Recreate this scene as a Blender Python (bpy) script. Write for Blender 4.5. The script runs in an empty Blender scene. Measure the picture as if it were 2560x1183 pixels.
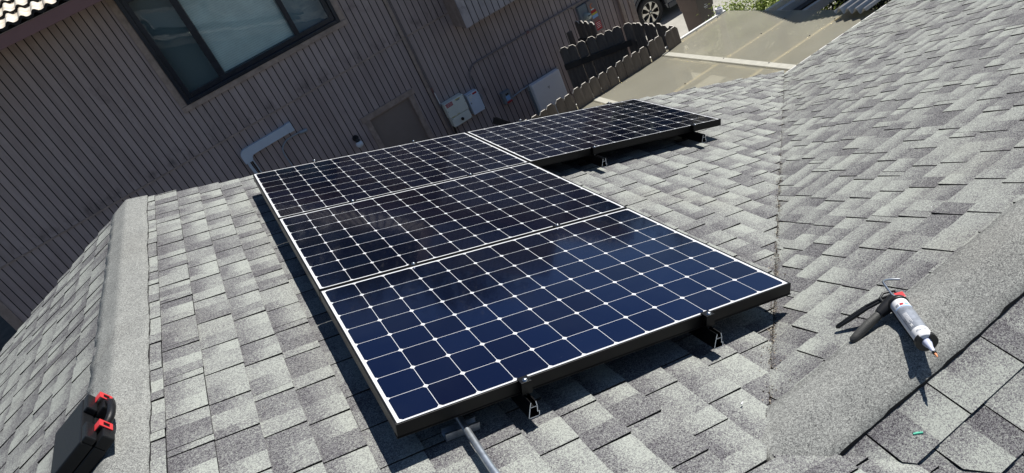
import bpy, bmesh, math, random
from mathutils import Vector, Matrix, Euler
random.seed(7)
C = bpy.context.scene.collection
S = bpy.context.scene
PI = math.pi

# ---------------------------------------------------------------- camera, sky, sun, exposure
cam_d = bpy.data.cameras.new("camera"); cam = bpy.data.objects.new("camera", cam_d); C.objects.link(cam)
cam_d.sensor_width = 36.0; cam_d.lens = 36.0 * 1733.2547 / 2560.0
cam_d.clip_start = 0.05; cam_d.clip_end = 600
rx = Vector((0.80773412, -0.44588804, -0.38568051))      # image right
ry = Vector((-0.54257451, -0.30634036, -0.7821563))      # image down
rz = Vector((0.23060464, 0.84103474, -0.48936904))       # view direction
mw = Matrix((rx, -ry, -rz)).transposed().to_4x4(); mw.translation = (0.10618341, -2.72055241, 1.28227157)
cam.matrix_world = mw
S.camera = cam

SUN = Vector((0.60, 0.13, 0.845)).normalized()
w = bpy.data.worlds.new("World"); S.world = w; w.use_nodes = True
nt = w.node_tree; nt.nodes.clear()
sky = nt.nodes.new('ShaderNodeTexSky'); sky.sky_type = 'NISHITA'; sky.sun_disc = False
sky.sun_elevation = math.asin(SUN.z); sky.sun_rotation = math.atan2(SUN.x, SUN.y)
sky.air_density = 1.0; sky.dust_density = 0.05; sky.ozone_density = 3.5
bg = nt.nodes.new('ShaderNodeBackground'); bg.inputs[1].default_value = 0.056
wo = nt.nodes.new('ShaderNodeOutputWorld')
nt.links.new(sky.outputs[0], bg.inputs[0]); nt.links.new(bg.outputs[0], wo.inputs[0])
sd = bpy.data.lights.new("sun", 'SUN'); sd.energy = 5.0; sd.angle = math.radians(0.53); sd.color = (1.0, 0.965, 0.90)
so = bpy.data.objects.new("sun", sd); C.objects.link(so); so.rotation_euler = SUN.to_track_quat('Z', 'Y').to_euler()
so.location = (10, 2, 14)
S.view_settings.view_transform = 'Standard'; S.view_settings.look = 'None'
S.view_settings.exposure = 0.38; S.view_settings.gamma = 1.0

# ---------------------------------------------------------------- materials
def mat(name, col, rough=0.6, metal=0.0, var=0.0, vscale=6.0, coat=0.0, bump=0.0, bscale=60.0, spec=0.5, col2=None, stretch=None):
    m = bpy.data.materials.new(name); m.use_nodes = True; n = m.node_tree; b = n.nodes['Principled BSDF']
    b.inputs['Base Color'].default_value = (*col, 1); b.inputs['Roughness'].default_value = rough
    b.inputs['Metallic'].default_value = metal; b.inputs['Coat Weight'].default_value = coat
    b.inputs['Specular IOR Level'].default_value = spec; b.inputs['Coat Roughness'].default_value = 0.05
    tc = n.nodes.new('ShaderNodeTexCoord'); vec = tc.outputs['Object']
    if stretch:
        mp = n.nodes.new('ShaderNodeMapping'); mp.inputs['Scale'].default_value = stretch
        n.links.new(vec, mp.inputs[0]); vec = mp.outputs[0]
    if var > 0:
        t = n.nodes.new('ShaderNodeTexNoise'); t.inputs['Scale'].default_value = vscale; t.inputs['Detail'].default_value = 6
        t.inputs['Roughness'].default_value = 0.65
        n.links.new(vec, t.inputs['Vector'])
        r = n.nodes.new('ShaderNodeValToRGB'); r.color_ramp.elements[0].position = 0.32; r.color_ramp.elements[1].position = 0.70
        c2 = col2 if col2 else tuple(min(1, c * (1 + var)) for c in col)
        c1 = tuple(c * (1 - var) for c in col) if not col2 else col
        r.color_ramp.elements[0].color = (*c1, 1); r.color_ramp.elements[1].color = (*c2, 1)
        n.links.new(t.outputs['Fac'], r.inputs[0]); n.links.new(r.outputs[0], b.inputs['Base Color'])
    if bump > 0:
        t2 = n.nodes.new('ShaderNodeTexNoise'); t2.inputs['Scale'].default_value = bscale; t2.inputs['Detail'].default_value = 4
        n.links.new(vec, t2.inputs['Vector'])
        bp = n.nodes.new('ShaderNodeBump'); bp.inputs['Strength'].default_value = bump; bp.inputs['Distance'].default_value = 0.01
        n.links.new(t2.outputs['Fac'], bp.inputs['Height']); n.links.new(bp.outputs[0], b.inputs['Normal'])
    return m

def shingle_mat(name, cap=False):
    m = bpy.data.materials.new(name); m.use_nodes = True; n = m.node_tree; L = n.links; b = n.nodes['Principled BSDF']
    b.inputs['Roughness'].default_value = 0.92; b.inputs['Specular IOR Level'].default_value = 0.25
    tc = n.nodes.new('ShaderNodeTexCoord')
    def math_(op, a, c=None, d=None):
        q = n.nodes.new('ShaderNodeMath'); q.operation = op
        for i, v in enumerate((a, c, d)):
            if v is None: continue
            if isinstance(v, (int, float)): q.inputs[i].default_value = v
            else: L.new(v, q.inputs[i])
        return q.outputs[0]
    def noise(scale, detail=2, rough=0.5):
        t = n.nodes.new('ShaderNodeTexNoise'); t.inputs['Scale'].default_value = scale; t.inputs['Detail'].default_value = detail
        t.inputs['Roughness'].default_value = rough
        L.new(tc.outputs['Object'], t.inputs['Vector']); return t.outputs['Fac']
    if cap:
        tone = math_('ADD', math_('MULTIPLY', noise(3.0, 4, .6), 0.5), 0.30)
    else:
        at = n.nodes.new('ShaderNodeAttribute'); at.attribute_name = 'tone'
        sp = n.nodes.new('ShaderNodeSeparateColor'); L.new(at.outputs['Color'], sp.inputs[0])
        uv = n.nodes.new('ShaderNodeUVMap'); uv.uv_map = 'tab'; sx = n.nodes.new('ShaderNodeSeparateXYZ'); L.new(uv.outputs[0], sx.inputs[0])
        v = math_('ADD', sx.outputs[1], math_('MULTIPLY', math_('SUBTRACT', noise(45, 2), 0.5), 0.35))
        mr = n.nodes.new('ShaderNodeMapRange'); mr.interpolation_type = 'SMOOTHSTEP'
        L.new(v, mr.inputs[0]); mr.inputs[1].default_value = 0.08; mr.inputs[2].default_value = 0.80
        mx = n.nodes.new('ShaderNodeMix'); mx.data_type = 'FLOAT'
        L.new(mr.outputs[0], mx.inputs[0]); L.new(sp.outputs[0], mx.inputs[2]); L.new(sp.outputs[1], mx.inputs[3])
        tone = math_('ADD', mx.outputs[0], math_('MULTIPLY', math_('SUBTRACT', noise(14, 5, .7), 0.5), 0.35))
    # granules
    vo = n.nodes.new('ShaderNodeTexVoronoi'); vo.feature = 'F1'; vo.inputs['Scale'].default_value = 520
    L.new(tc.outputs['Object'], vo.inputs['Vector'])
    sc = n.nodes.new('ShaderNodeSeparateColor'); L.new(vo.outputs['Color'], sc.inputs[0])
    vo2 = n.nodes.new('ShaderNodeTexVoronoi'); vo2.feature = 'F1'; vo2.inputs['Scale'].default_value = 250
    L.new(tc.outputs['Object'], vo2.inputs['Vector'])
    sc2 = n.nodes.new('ShaderNodeSeparateColor'); L.new(vo2.outputs['Color'], sc2.inputs[0])
    gran = math_('ADD', math_('MULTIPLY', sc.outputs[0], 0.62), math_('MULTIPLY', sc2.outputs[0], 0.38))
    tone2 = math_('ADD', tone, math_('MULTIPLY', math_('SUBTRACT', gran, 0.5), 1.25))
    r = n.nodes.new('ShaderNodeValToRGB'); cr = r.color_ramp
    cr.elements[0].position = 0.0; cr.elements[0].color = (0.040, 0.037, 0.043, 1)
    cr.elements[1].position = 1.0; cr.elements[1].color = (0.365, 0.385, 0.35, 1)
    e = cr.elements.new(0.32); e.color = (0.146, 0.140, 0.152, 1)
    e = cr.elements.new(0.62); e.color = (0.214, 0.219, 0.209, 1)
    if cap:
        cr.elements[1].color = (0.158, 0.160, 0.155, 1); cr.elements[2].color = (0.228, 0.231, 0.222, 1); cr.elements[0].color = (0.055, 0.055, 0.057, 1); cr.elements[3].color = (0.37, 0.38, 0.355, 1)
    L.new(tone2, r.inputs[0])
    # faint brown staining
    st = n.nodes.new('ShaderNodeTexNoise'); st.inputs['Scale'].default_value = 1.7; st.inputs['Detail'].default_value = 7
    L.new(tc.outputs['Object'], st.inputs['Vector'])
    sr = n.nodes.new('ShaderNodeMapRange'); L.new(st.outputs['Fac'], sr.inputs[0]); sr.inputs[1].default_value = .55; sr.inputs[2].default_value = .8
    sr.inputs[3].default_value = 0.0; sr.inputs[4].default_value = 0.35
    mc = n.nodes.new('ShaderNodeMix'); mc.data_type = 'RGBA'; mc.blend_type = 'MULTIPLY'
    L.new(sr.outputs[0], mc.inputs[0]); L.new(r.outputs[0], mc.inputs[6]); mc.inputs[7].default_value = (0.86, 0.80, 0.74, 1)
    L.new(mc.outputs[2], b.inputs['Base Color'])
    bp = n.nodes.new('ShaderNodeBump'); bp.inputs['Strength'].default_value = 0.35; bp.inputs['Distance'].default_value = 0.002
    L.new(gran, bp.inputs['Height']); L.new(bp.outputs[0], b.inputs['Normal'])
    return m

def siding_mat(name, base, light):
    m = bpy.data.materials.new(name); m.use_nodes = True; n = m.node_tree; L = n.links; b = n.nodes['Principled BSDF']
    b.inputs['Roughness'].default_value = 0.8; b.inputs['Specular IOR Level'].default_value = 0.3
    tc = n.nodes.new('ShaderNodeTexCoord')
    def noi(scale, st, det):
        mp = n.nodes.new('ShaderNodeMapping'); mp.inputs['Scale'].default_value = st; L.new(tc.outputs['Object'], mp.inputs[0])
        t = n.nodes.new('ShaderNodeTexNoise'); t.inputs['Scale'].default_value = scale; t.inputs['Detail'].default_value = det; t.inputs['Roughness'].default_value = .65
        L.new(mp.outputs[0], t.inputs['Vector']); return t.outputs['Fac']
    r = n.nodes.new('ShaderNodeValToRGB'); r.color_ramp.elements[0].position = .3; r.color_ramp.elements[1].position = .72
    r.color_ramp.elements[0].color = (*base, 1); r.color_ramp.elements[1].color = (*light, 1)
    add = n.nodes.new('ShaderNodeMath'); add.operation = 'ADD'; h1 = n.nodes.new('ShaderNodeMath'); h1.operation = 'MULTIPLY'; h1.inputs[1].default_value = .5
    h2 = n.nodes.new('ShaderNodeMath'); h2.operation = 'MULTIPLY'; h2.inputs[1].default_value = .5
    L.new(noi(1.1, (1, 1, 1), 6), h1.inputs[0]); L.new(noi(14, (1, 1, .12), 5), h2.inputs[0])
    L.new(h1.outputs[0], add.inputs[0]); L.new(h2.outputs[0], add.inputs[1]); L.new(add.outputs[0], r.inputs[0])
    sm = n.nodes.new('ShaderNodeMapRange'); L.new(noi(2.3, (1, 1, .8), 8), sm.inputs[0]); sm.inputs[1].default_value = .60; sm.inputs[2].default_value = .74; sm.inputs[3].default_value = 0; sm.inputs[4].default_value = .6
    mc = n.nodes.new('ShaderNodeMix'); mc.data_type = 'RGBA'; mc.blend_type = 'MULTIPLY'
    L.new(sm.outputs[0], mc.inputs[0]); L.new(r.outputs[0], mc.inputs[6]); mc.inputs[7].default_value = (.42, .40, .42, 1)
    sx = n.nodes.new('ShaderNodeSeparateXYZ'); L.new(tc.outputs['Object'], sx.inputs[0])
    def mt(op, a, c):
        q = n.nodes.new('ShaderNodeMath'); q.operation = op
        for i, v in enumerate((a, c)):
            if isinstance(v, (int, float)): q.inputs[i].default_value = v
            else: L.new(v, q.inputs[i])
        return q.outputs[0]
    bi = mt('FLOOR', mt('DIVIDE', mt('SUBTRACT', sx.outputs[0], .044), .1016), 0)
    wn = n.nodes.new('ShaderNodeTexWhiteNoise'); wn.noise_dimensions = '1D'; L.new(bi, wn.inputs['W'])
    br = mt('ADD', mt('MULTIPLY', wn.outputs['Value'], .20), .88)
    # weathered lower edge of each sheet above the joint, and nail heads
    nz = noi(5.5, (1, 1, .5), 6)
    band = n.nodes.new('ShaderNodeMapRange'); L.new(mt('ABSOLUTE', mt('SUBTRACT', sx.outputs[2], -.86), 0), band.inputs[0]); band.inputs[1].default_value = 0; band.inputs[2].default_value = .16; band.inputs[3].default_value = 1; band.inputs[4].default_value = 0
    ns = n.nodes.new('ShaderNodeMapRange'); L.new(nz, ns.inputs[0]); ns.inputs[1].default_value = .48; ns.inputs[2].default_value = .62
    st = mt('MULTIPLY', mt('MULTIPLY', band.outputs[0], ns.outputs[0]), .45)
    fx = mt('ABSOLUTE', mt('SUBTRACT', mt('FRACT', mt('DIVIDE', mt('SUBTRACT', sx.outputs[0], .044), .1016), 0), .25), 0)
    fz = mt('ABSOLUTE', mt('SUBTRACT', mt('FRACT', mt('DIVIDE', sx.outputs[2], .34), 0), .5), 0)
    nail = mt('MULTIPLY', mt('MULTIPLY', mt('LESS_THAN', fx, .035), mt('LESS_THAN', fz, .010)), .22)
    tot = mt('MULTIPLY', br, mt('SUBTRACT', mt('SUBTRACT', 1.0, st), nail))
    cb = n.nodes.new('ShaderNodeCombineXYZ'); [L.new(tot, cb.inputs[k]) for k in range(3)]
    m3 = n.nodes.new('ShaderNodeMix'); m3.data_type = 'RGBA'; m3.blend_type = 'MULTIPLY'; m3.inputs[0].default_value = 1.0
    L.new(mc.outputs[2], m3.inputs[6]); L.new(cb.outputs[0], m3.inputs[7])
    L.new(m3.outputs[2], b.inputs['Base Color'])
    bp = n.nodes.new('ShaderNodeBump'); bp.inputs['Strength'].default_value = 0.3; bp.inputs['Distance'].default_value = .004
    L.new(noi(60, (1, 1, .08), 4), bp.inputs['Height']); L.new(bp.outputs[0], b.inputs['Normal'])
    return m

def cell_mat():
    m = bpy.data.materials.new('solar_cells_under_glass'); m.use_nodes = True; n = m.node_tree; L = n.links; b = n.nodes['Principled BSDF']
    tc = n.nodes.new('ShaderNodeTexCoord'); sx = n.nodes.new('ShaderNodeSeparateXYZ'); L.new(tc.outputs['Object'], sx.inputs[0])
    def mt(op, *a):
        q = n.nodes.new('ShaderNodeMath'); q.operation = op
        for i, v in enumerate(a):
            if isinstance(v, (int, float)): q.inputs[i].default_value = v
            else: L.new(v, q.inputs[i])
        return q.outputs[0]
    P_ = .127
    u = mt('DIVIDE', mt('SUBTRACT', sx.outputs[0], .0175), P_); v = mt('DIVIDE', mt('SUBTRACT', mt('MULTIPLY', sx.outputs[1], -1), .015), P_)
    fu = mt('ABSOLUTE', mt('SUBTRACT', mt('FRACT', u), .5)); fv = mt('ABSOLUTE', mt('SUBTRACT', mt('FRACT', v), .5))
    inside = mt('MULTIPLY', mt('LESS_THAN', fu, .4932), mt('LESS_THAN', fv, .4932))
    inside = mt('MULTIPLY', inside, mt('LESS_THAN', mt('ADD', fu, fv), .915))
    inb = mt('MULTIPLY', mt('MULTIPLY', mt('GREATER_THAN', u, 0), mt('LESS_THAN', u, 12)), mt('MULTIPLY', mt('GREATER_THAN', v, 0), mt('LESS_THAN', v, 8)))
    mask = mt('MULTIPLY', inside, inb)
    cb = n.nodes.new('ShaderNodeCombineXYZ'); L.new(mt('FLOOR', u), cb.inputs[0]); L.new(mt('FLOOR', v), cb.inputs[1])
    oi = n.nodes.new('ShaderNodeObjectInfo'); L.new(mt('MULTIPLY', oi.outputs['Random'], 37.0), cb.inputs[2])
    wn = n.nodes.new('ShaderNodeTexWhiteNoise'); L.new(cb.outputs[0], wn.inputs['Vector'])
    r = n.nodes.new('ShaderNodeValToRGB'); r.color_ramp.elements[0].color = (0.017, 0.022, 0.066, 1); r.color_ramp.elements[1].color = (0.020, 0.038, 0.112, 1)
    e = r.color_ramp.elements.new(.5); e.color = (.018, .029, .086, 1)
    L.new(wn.outputs['Value'], r.inputs[0])
    gw = n.nodes.new('ShaderNodeNewGeometry'); sw = n.nodes.new('ShaderNodeSeparateXYZ'); L.new(gw.outputs['Position'], sw.inputs[0])
    OW = mt('ADD', sw.outputs[1], mt('MULTIPLY', mt('LESS_THAN', sw.outputs[0], 1.45), .90))
    # dust film and wipe smears on the glass
    du = n.nodes.new('ShaderNodeTexNoise'); du.inputs['Scale'].default_value = 2.2; du.inputs['Detail'].default_value = 8; du.inputs['Distortion'].default_value = 1.2
    L.new(tc.outputs['Object'], du.inputs['Vector'])
    dm = n.nodes.new('ShaderNodeMapRange'); L.new(du.outputs['Fac'], dm.inputs[0]); dm.inputs[1].default_value = .45; dm.inputs[2].default_value = .8; dm.inputs[3].default_value = 0.0; dm.inputs[4].default_value = .05
    sp = n.nodes.new('ShaderNodeTexVoronoi'); sp.inputs['Scale'].default_value = 34; L.new(tc.outputs['Object'], sp.inputs['Vector'])
    speck = mt('MULTIPLY', mt('LESS_THAN', sp.outputs['Distance'], .045), .22)
    wv = n.nodes.new('ShaderNodeTexWave'); wv.wave_type = 'RINGS'; wv.rings_direction = 'SPHERICAL'; wv.inputs['Scale'].default_value = 6; wv.inputs['Distortion'].default_value = 3.5; wv.inputs['Detail'].default_value = 3
    mp = n.nodes.new('ShaderNodeMapping'); mp.inputs['Location'].default_value = (-.16, .82, 0); L.new(tc.outputs['Object'], mp.inputs[0]); L.new(mp.outputs[0], wv.inputs['Vector'])
    vl = n.nodes.new('ShaderNodeVectorMath'); vl.operation = 'LENGTH'; L.new(mp.outputs[0], vl.inputs[0])
    near = n.nodes.new('ShaderNodeMapRange'); L.new(vl.outputs['Value'], near.inputs[0]); near.inputs[1].default_value = .04; near.inputs[2].default_value = .24; near.inputs[3].default_value = 1; near.inputs[4].default_value = 0
    smear = mt('MULTIPLY', mt('MULTIPLY', mt('POWER', wv.outputs['Fac'], 4.0), near.outputs[0]), mt('MULTIPLY', mt('GREATER_THAN', OW, 1.9), .07))
    film = mt('ADD', mt('ADD', dm.outputs[0], speck), smear)
    mx = n.nodes.new('ShaderNodeMix'); mx.data_type = 'RGBA'; L.new(mask, mx.inputs[0]); mx.inputs[6].default_value = (.60, .61, .63, 1); L.new(r.outputs[0], mx.inputs[7])
    m2 = n.nodes.new('ShaderNodeMix'); m2.data_type = 'RGBA'; L.new(film, m2.inputs[0]); L.new(mx.outputs[2], m2.inputs[6]); m2.inputs[7].default_value = (.45, .45, .43, 1)
    L.new(m2.outputs[2], b.inputs['Base Color'])
    b.inputs['Roughness'].default_value = .12; b.inputs['Specular IOR Level'].default_value = .05
    mm = n.nodes.new('ShaderNodeMapRange'); L.new(mask, mm.inputs[0]); mm.inputs[3].default_value = 0.0; mm.inputs[4].default_value = .90; L.new(mm.outputs[0], b.inputs['Metallic'])
    mr = n.nodes.new('ShaderNodeMapRange'); L.new(mask, mr.inputs[0]); mr.inputs[3].default_value = 0.6; mr.inputs[4].default_value = .10; L.new(mr.outputs[0], b.inputs['Roughness'])
    b.inputs['Coat Weight'].default_value = .30; b.inputs['Coat Roughness'].default_value = .03; b.inputs['Coat IOR'].default_value = 1.33
    return m

def glass_mat(name, tint=(.02, .03, .035), trans=.55):
    m = bpy.data.materials.new(name); m.use_nodes = True; n = m.node_tree; n.nodes.clear(); L = n.links
    o = n.nodes.new('ShaderNodeOutputMaterial'); t = n.nodes.new('ShaderNodeBsdfTransparent'); t.inputs[0].default_value = (.82, .90, .92, 1)
    g = n.nodes.new('ShaderNodeBsdfGlossy'); g.inputs['Roughness'].default_value = .02
    nz = n.nodes.new('ShaderNodeTexNoise'); nz.inputs['Scale'].default_value = 2.2; tc = n.nodes.new('ShaderNodeTexCoord'); L.new(tc.outputs['Object'], nz.inputs['Vector'])
    bp = n.nodes.new('ShaderNodeBump'); bp.inputs['Strength'].default_value = .08; bp.inputs['Distance'].default_value = .02; L.new(nz.outputs['Fac'], bp.inputs['Height']); L.new(bp.outputs[0], g.inputs['Normal'])
    f = n.nodes.new('ShaderNodeFresnel'); f.inputs[0].default_value = 1.7
    mx = n.nodes.new('ShaderNodeMixShader'); L.new(f.outputs[0], mx.inputs[0]); L.new(t.outputs[0], mx.inputs[1]); L.new(g.outputs[0], mx.inputs[2])
    L.new(mx.outputs[0], o.inputs[0]); return m

def sheet_mat():
    m = bpy.data.materials.new('translucent_patio_sheet'); m.use_nodes = True; n = m.node_tree; n.nodes.clear(); L = n.links
    o = n.nodes.new('ShaderNodeOutputMaterial'); tc = n.nodes.new('ShaderNodeTexCoord')
    nz = n.nodes.new('ShaderNodeTexNoise'); nz.inputs['Scale'].default_value = 2.2; nz.inputs['Detail'].default_value = 8; L.new(tc.outputs['Object'], nz.inputs['Vector'])
    r = n.nodes.new('ShaderNodeValToRGB'); r.color_ramp.elements[0].position = .3; r.color_ramp.elements[1].position = .75
    r.color_ramp.elements[0].color = (.56, .54, .455, 1); r.color_ramp.elements[1].color = (.65, .63, .54, 1)
    L.new(nz.outputs['Fac'], r.inputs[0])
    vo = n.nodes.new('ShaderNodeTexVoronoi'); vo.inputs['Scale'].default_value = 9; L.new(tc.outputs['Object'], vo.inputs['Vector'])
    lt = n.nodes.new('ShaderNodeMath'); lt.operation = 'LESS_THAN'; lt.inputs[1].default_value = .07; L.new(vo.outputs['Distance'], lt.inputs[0])
    ml = n.nodes.new('ShaderNodeMath'); ml.operation = 'MULTIPLY'; ml.inputs[1].default_value = .5; L.new(lt.outputs[0], ml.inputs[0])
    mc = n.nodes.new('ShaderNodeMix'); mc.data_type = 'RGBA'; L.new(ml.outputs[0], mc.inputs[0]); L.new(r.outputs[0], mc.inputs[6]); mc.inputs[7].default_value = (.6, .6, .52, 1)
    d = n.nodes.new('ShaderNodeBsdfPrincipled'); d.inputs['Roughness'].default_value = .38; L.new(mc.outputs[2], d.inputs['Base Color'])
    tl = n.nodes.new('ShaderNodeBsdfTranslucent'); tl.inputs[0].default_value = (.62, .6, .48, 1)
    tp = n.nodes.new('ShaderNodeBsdfTransparent'); tp.inputs[0].default_value = (.95, .93, .85, 1)
    a = n.nodes.new('ShaderNodeMixShader'); a.inputs[0].default_value = .30; L.new(d.outputs[0], a.inputs[1]); L.new(tl.outputs[0], a.inputs[2])
    b2 = n.nodes.new('ShaderNodeMixShader'); b2.inputs[0].default_value = .62; L.new(a.outputs[0], b2.inputs[1]); L.new(tp.outputs[0], b2.inputs[2])
    rf_ = n.nodes.new('ShaderNodeBsdfRefraction'); rf_.inputs['IOR'].default_value = 1.03; rf_.inputs['Roughness'].default_value = .42; rf_.inputs[0].default_value = (.96, .94, .86, 1)
    hz = n.nodes.new('ShaderNodeMixShader'); hz.inputs[0].default_value = .22; L.new(tp.outputs[0], hz.inputs[1]); L.new(rf_.outputs[0], hz.inputs[2]); L.new(hz.outputs[0], b2.inputs[2])
    L.new(b2.outputs[0], o.inputs[0]); return m

def leaf_mat(name, c1, c2):
    m = bpy.data.materials.new(name); m.use_nodes = True; n = m.node_tree; b = n.nodes['Principled BSDF']; L = n.links
    at = n.nodes.new('ShaderNodeAttribute'); at.attribute_name = 'tone'; r = n.nodes.new('ShaderNodeValToRGB')
    r.color_ramp.elements[0].color = (*c1, 1); r.color_ramp.elements[1].color = (*c2, 1); L.new(at.outputs['Fac'], r.inputs[0]); L.new(r.outputs[0], b.inputs['Base Color'])
    b.inputs['Roughness'].default_value = .45; b.inputs['Subsurface Weight'].default_value = 0
    tl = n.nodes.new('ShaderNodeBsdfTranslucent'); L.new(r.outputs[0], tl.inputs[0]); mx = n.nodes.new('ShaderNodeMixShader'); mx.inputs[0].default_value = .3
    o = n.nodes['Material Output']; L.new(b.outputs[0], mx.inputs[1]); L.new(tl.outputs[0], mx.inputs[2]); L.new(mx.outputs[0], o.inputs[0]); return m

M = {}
M['shingle'] = shingle_mat('asphalt_shingle_granules'); M['cap'] = shingle_mat('ridge_cap_granules', True)
M['asphalt'] = mat('shingle_cut_edge_asphalt', (.016, .015, .015), .9)
M['white_metal'] = mat('white_painted_drip_edge', (.78, .78, .76), .45)
M['stucco'] = mat('stucco', (.42, .38, .33), .9, var=.12, bump=.5)
M['cells'] = cell_mat()
M['black_alu'] = mat('black_anodised_aluminium', (.010, .010, .011), .38, .6, spec=.5)
M['raw_alu'] = mat('cut_bare_aluminium', (.88, .88, .88), .5, .0)
M['steel'] = mat('stainless_steel', (.55, .56, .58), .28, 1.0)
M['galv'] = mat('galvanised_steel', (.50, .54, .58), .38, .85, var=.25, vscale=40)
M['siding'] = siding_mat('brown_painted_siding', (.340, .268, .256), (.485, .405, .390))
M['siding_light'] = siding_mat('greyer_painted_siding', (.38, .335, .335), (.52, .47, .475))
M['groove'] = mat('siding_groove', (.030, .024, .026), .9)
M['trim'] = mat('brown_trim_paint', (.36, .28, .24), .65, var=.25, vscale=9, bump=.2, bscale=30)
M['fascia'] = mat('maroon_fascia_paint', (.25, .13, .125), .5, var=.06)
M['door'] = mat('brown_door_paint', (.26, .21, .185), .55, var=.06)
M['win_frame'] = mat('dark_bronze_window_frame', (.020, .026, .042), .3, .4, spec=.6, var=.3, vscale=12)
M['glass'] = glass_mat('window_glass')
M['blind'] = mat('pale_closed_blind', (.80, .90, .90), .7, var=.1, vscale=4)
M['dark_room'] = mat('dim_room', (.30, .37, .40), .9)
M['tile'] = mat('cream_roof_tile', (.46, .36, .25), .85, var=.3, vscale=9, col2=(.74, .72, .66), bump=.3)
M['tile_dark'] = mat('tile_gap_shade', (.02, .018, .018), .9)  # near-black colour for the shadow in the gaps between tile rows
M['grey_paint'] = mat('blue_grey_cover_plastic', (.56, .64, .74), .5, var=.06)
M['conduit_paint'] = mat('painted_conduit', (.22, .19, .195), .5)
M['conduit_grey'] = mat('grey_conduit', (.32, .37, .43), .45)
M['box_white'] = mat('off_white_cabinet', (.80, .82, .74), .4, var=.04)
M['box_blue'] = mat('pale_grey_cabinet', (.68, .76, .88), .4, var=.04)
M['battery'] = mat('glossy_white_battery', (.86, .88, .92), .25, var=.02)
M['box_grey'] = mat('grey_box', (.20, .23, .26), .5)
M['red'] = mat('red_label', (.42, .02, .03), .5)
M['orange'] = mat('orange_label', (.65, .18, .05), .5)
M['yellow'] = mat('yellow_label', (.60, .50, .08), .5)
M['bluelab'] = mat('blue_label', (.25, .45, .75), .5)
M['white'] = mat('white_print', (.8, .8, .8), .5)
M['black'] = mat('black_plastic', (.012, .012, .013), .45)
M['globe'] = mat('white_glass_globe', (.72, .76, .82), .15, coat=.5)
M['meter_glass'] = mat('meter_dome', (.38, .45, .42), .12, coat=1.0)
M['picket'] = mat('weathered_fence_board', (.070, .058, .050), .9, var=.5, vscale=10, col2=(.21, .178, .150), bump=.5, bscale=40, stretch=(1, 1, .15))
M['picket_edge'] = mat('pale_wood_and_sunlit_tops', (.62, .58, .52), .9)  # picket tops coloured as if sunlit; on the pergola beams plain pale wood
M['wood_cream'] = mat('pale_purlin_timber', (.92, .78, .58), .7, var=.15)
M['wood_dark'] = mat('dark_stained_timber', (.05, .042, .036), .8, var=.3)
M['sheet'] = sheet_mat()
M['seam'] = mat('bleached_sheet_overlap', (.47, .455, .39), .5, var=.12, vscale=14)
M['ground'] = mat('bare_dirt', (.06, .052, .042), .95, var=.4, vscale=3, bump=.6)
M['concrete'] = mat('driveway_concrete', (.36, .35, .315), .85, var=.14, vscale=2.5, bump=.25)
M['corr'] = mat('grey_corrugated_sheet', (.62, .60, .56), .45, .1, var=.25, vscale=8, stretch=(.2, 1, 1))
M['pvc'] = mat('white_pvc', (.75, .75, .78), .35)
M['case'] = mat('black_case_plastic', (.009, .0095, .011), .42, spec=.3, bump=.12, bscale=500)
M['red_plastic'] = mat('red_latch_plastic', (.60, .040, .045), .4)
M['tyre'] = mat('tyre_rubber', (.016, .016, .017), .8)
M['rim'] = mat('machined_alloy', (.62, .60, .55), .3, .7)
M['rim_dark'] = mat('black_rim_paint', (.012, .012, .013), .4)
M['car'] = mat('dark_grey_car_paint', (.055, .062, .078), .25, .4, coat=1.0)
M['car_trim'] = mat('car_lower_cladding', (.045, .05, .06), .5)
M['car_glass'] = mat('car_glass', (.01, .012, .014), .05, coat=1.0)
M['bin'] = mat('brown_bin_plastic', (.115, .095, .085), .55)
M['tube'] = mat('white_cartridge', (.80, .80, .81), .32, var=.02)
M['tube_grey'] = mat('grey_cartridge_label', (.24, .26, .30), .35, var=.45, vscale=22)
M['foam'] = mat('dark_grip_plastic', (.055, .055, .052), .55, bump=.2, bscale=300)
M['nozzle'] = mat('blue_white_nozzle', (.58, .61, .76), .3)
M['copper'] = mat('orange_dried_tip', (.75, .28, .12), .5)
M['green'] = mat('green_plastic_bit', (.05, .45, .30), .5)
M['leaf'] = leaf_mat('bright_shrub_leaves', (.06, .11, .015), (.50, .60, .12))
M['leaf_dark'] = leaf_mat('dark_tree_leaves', (.006, .014, .006), (.035, .065, .02))
M['litter'] = mat('dry_litter', (.36, .31, .24), .9)
M['bark'] = mat('bark', (.09, .07, .055), .9, var=.4, bump=.6)

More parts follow.
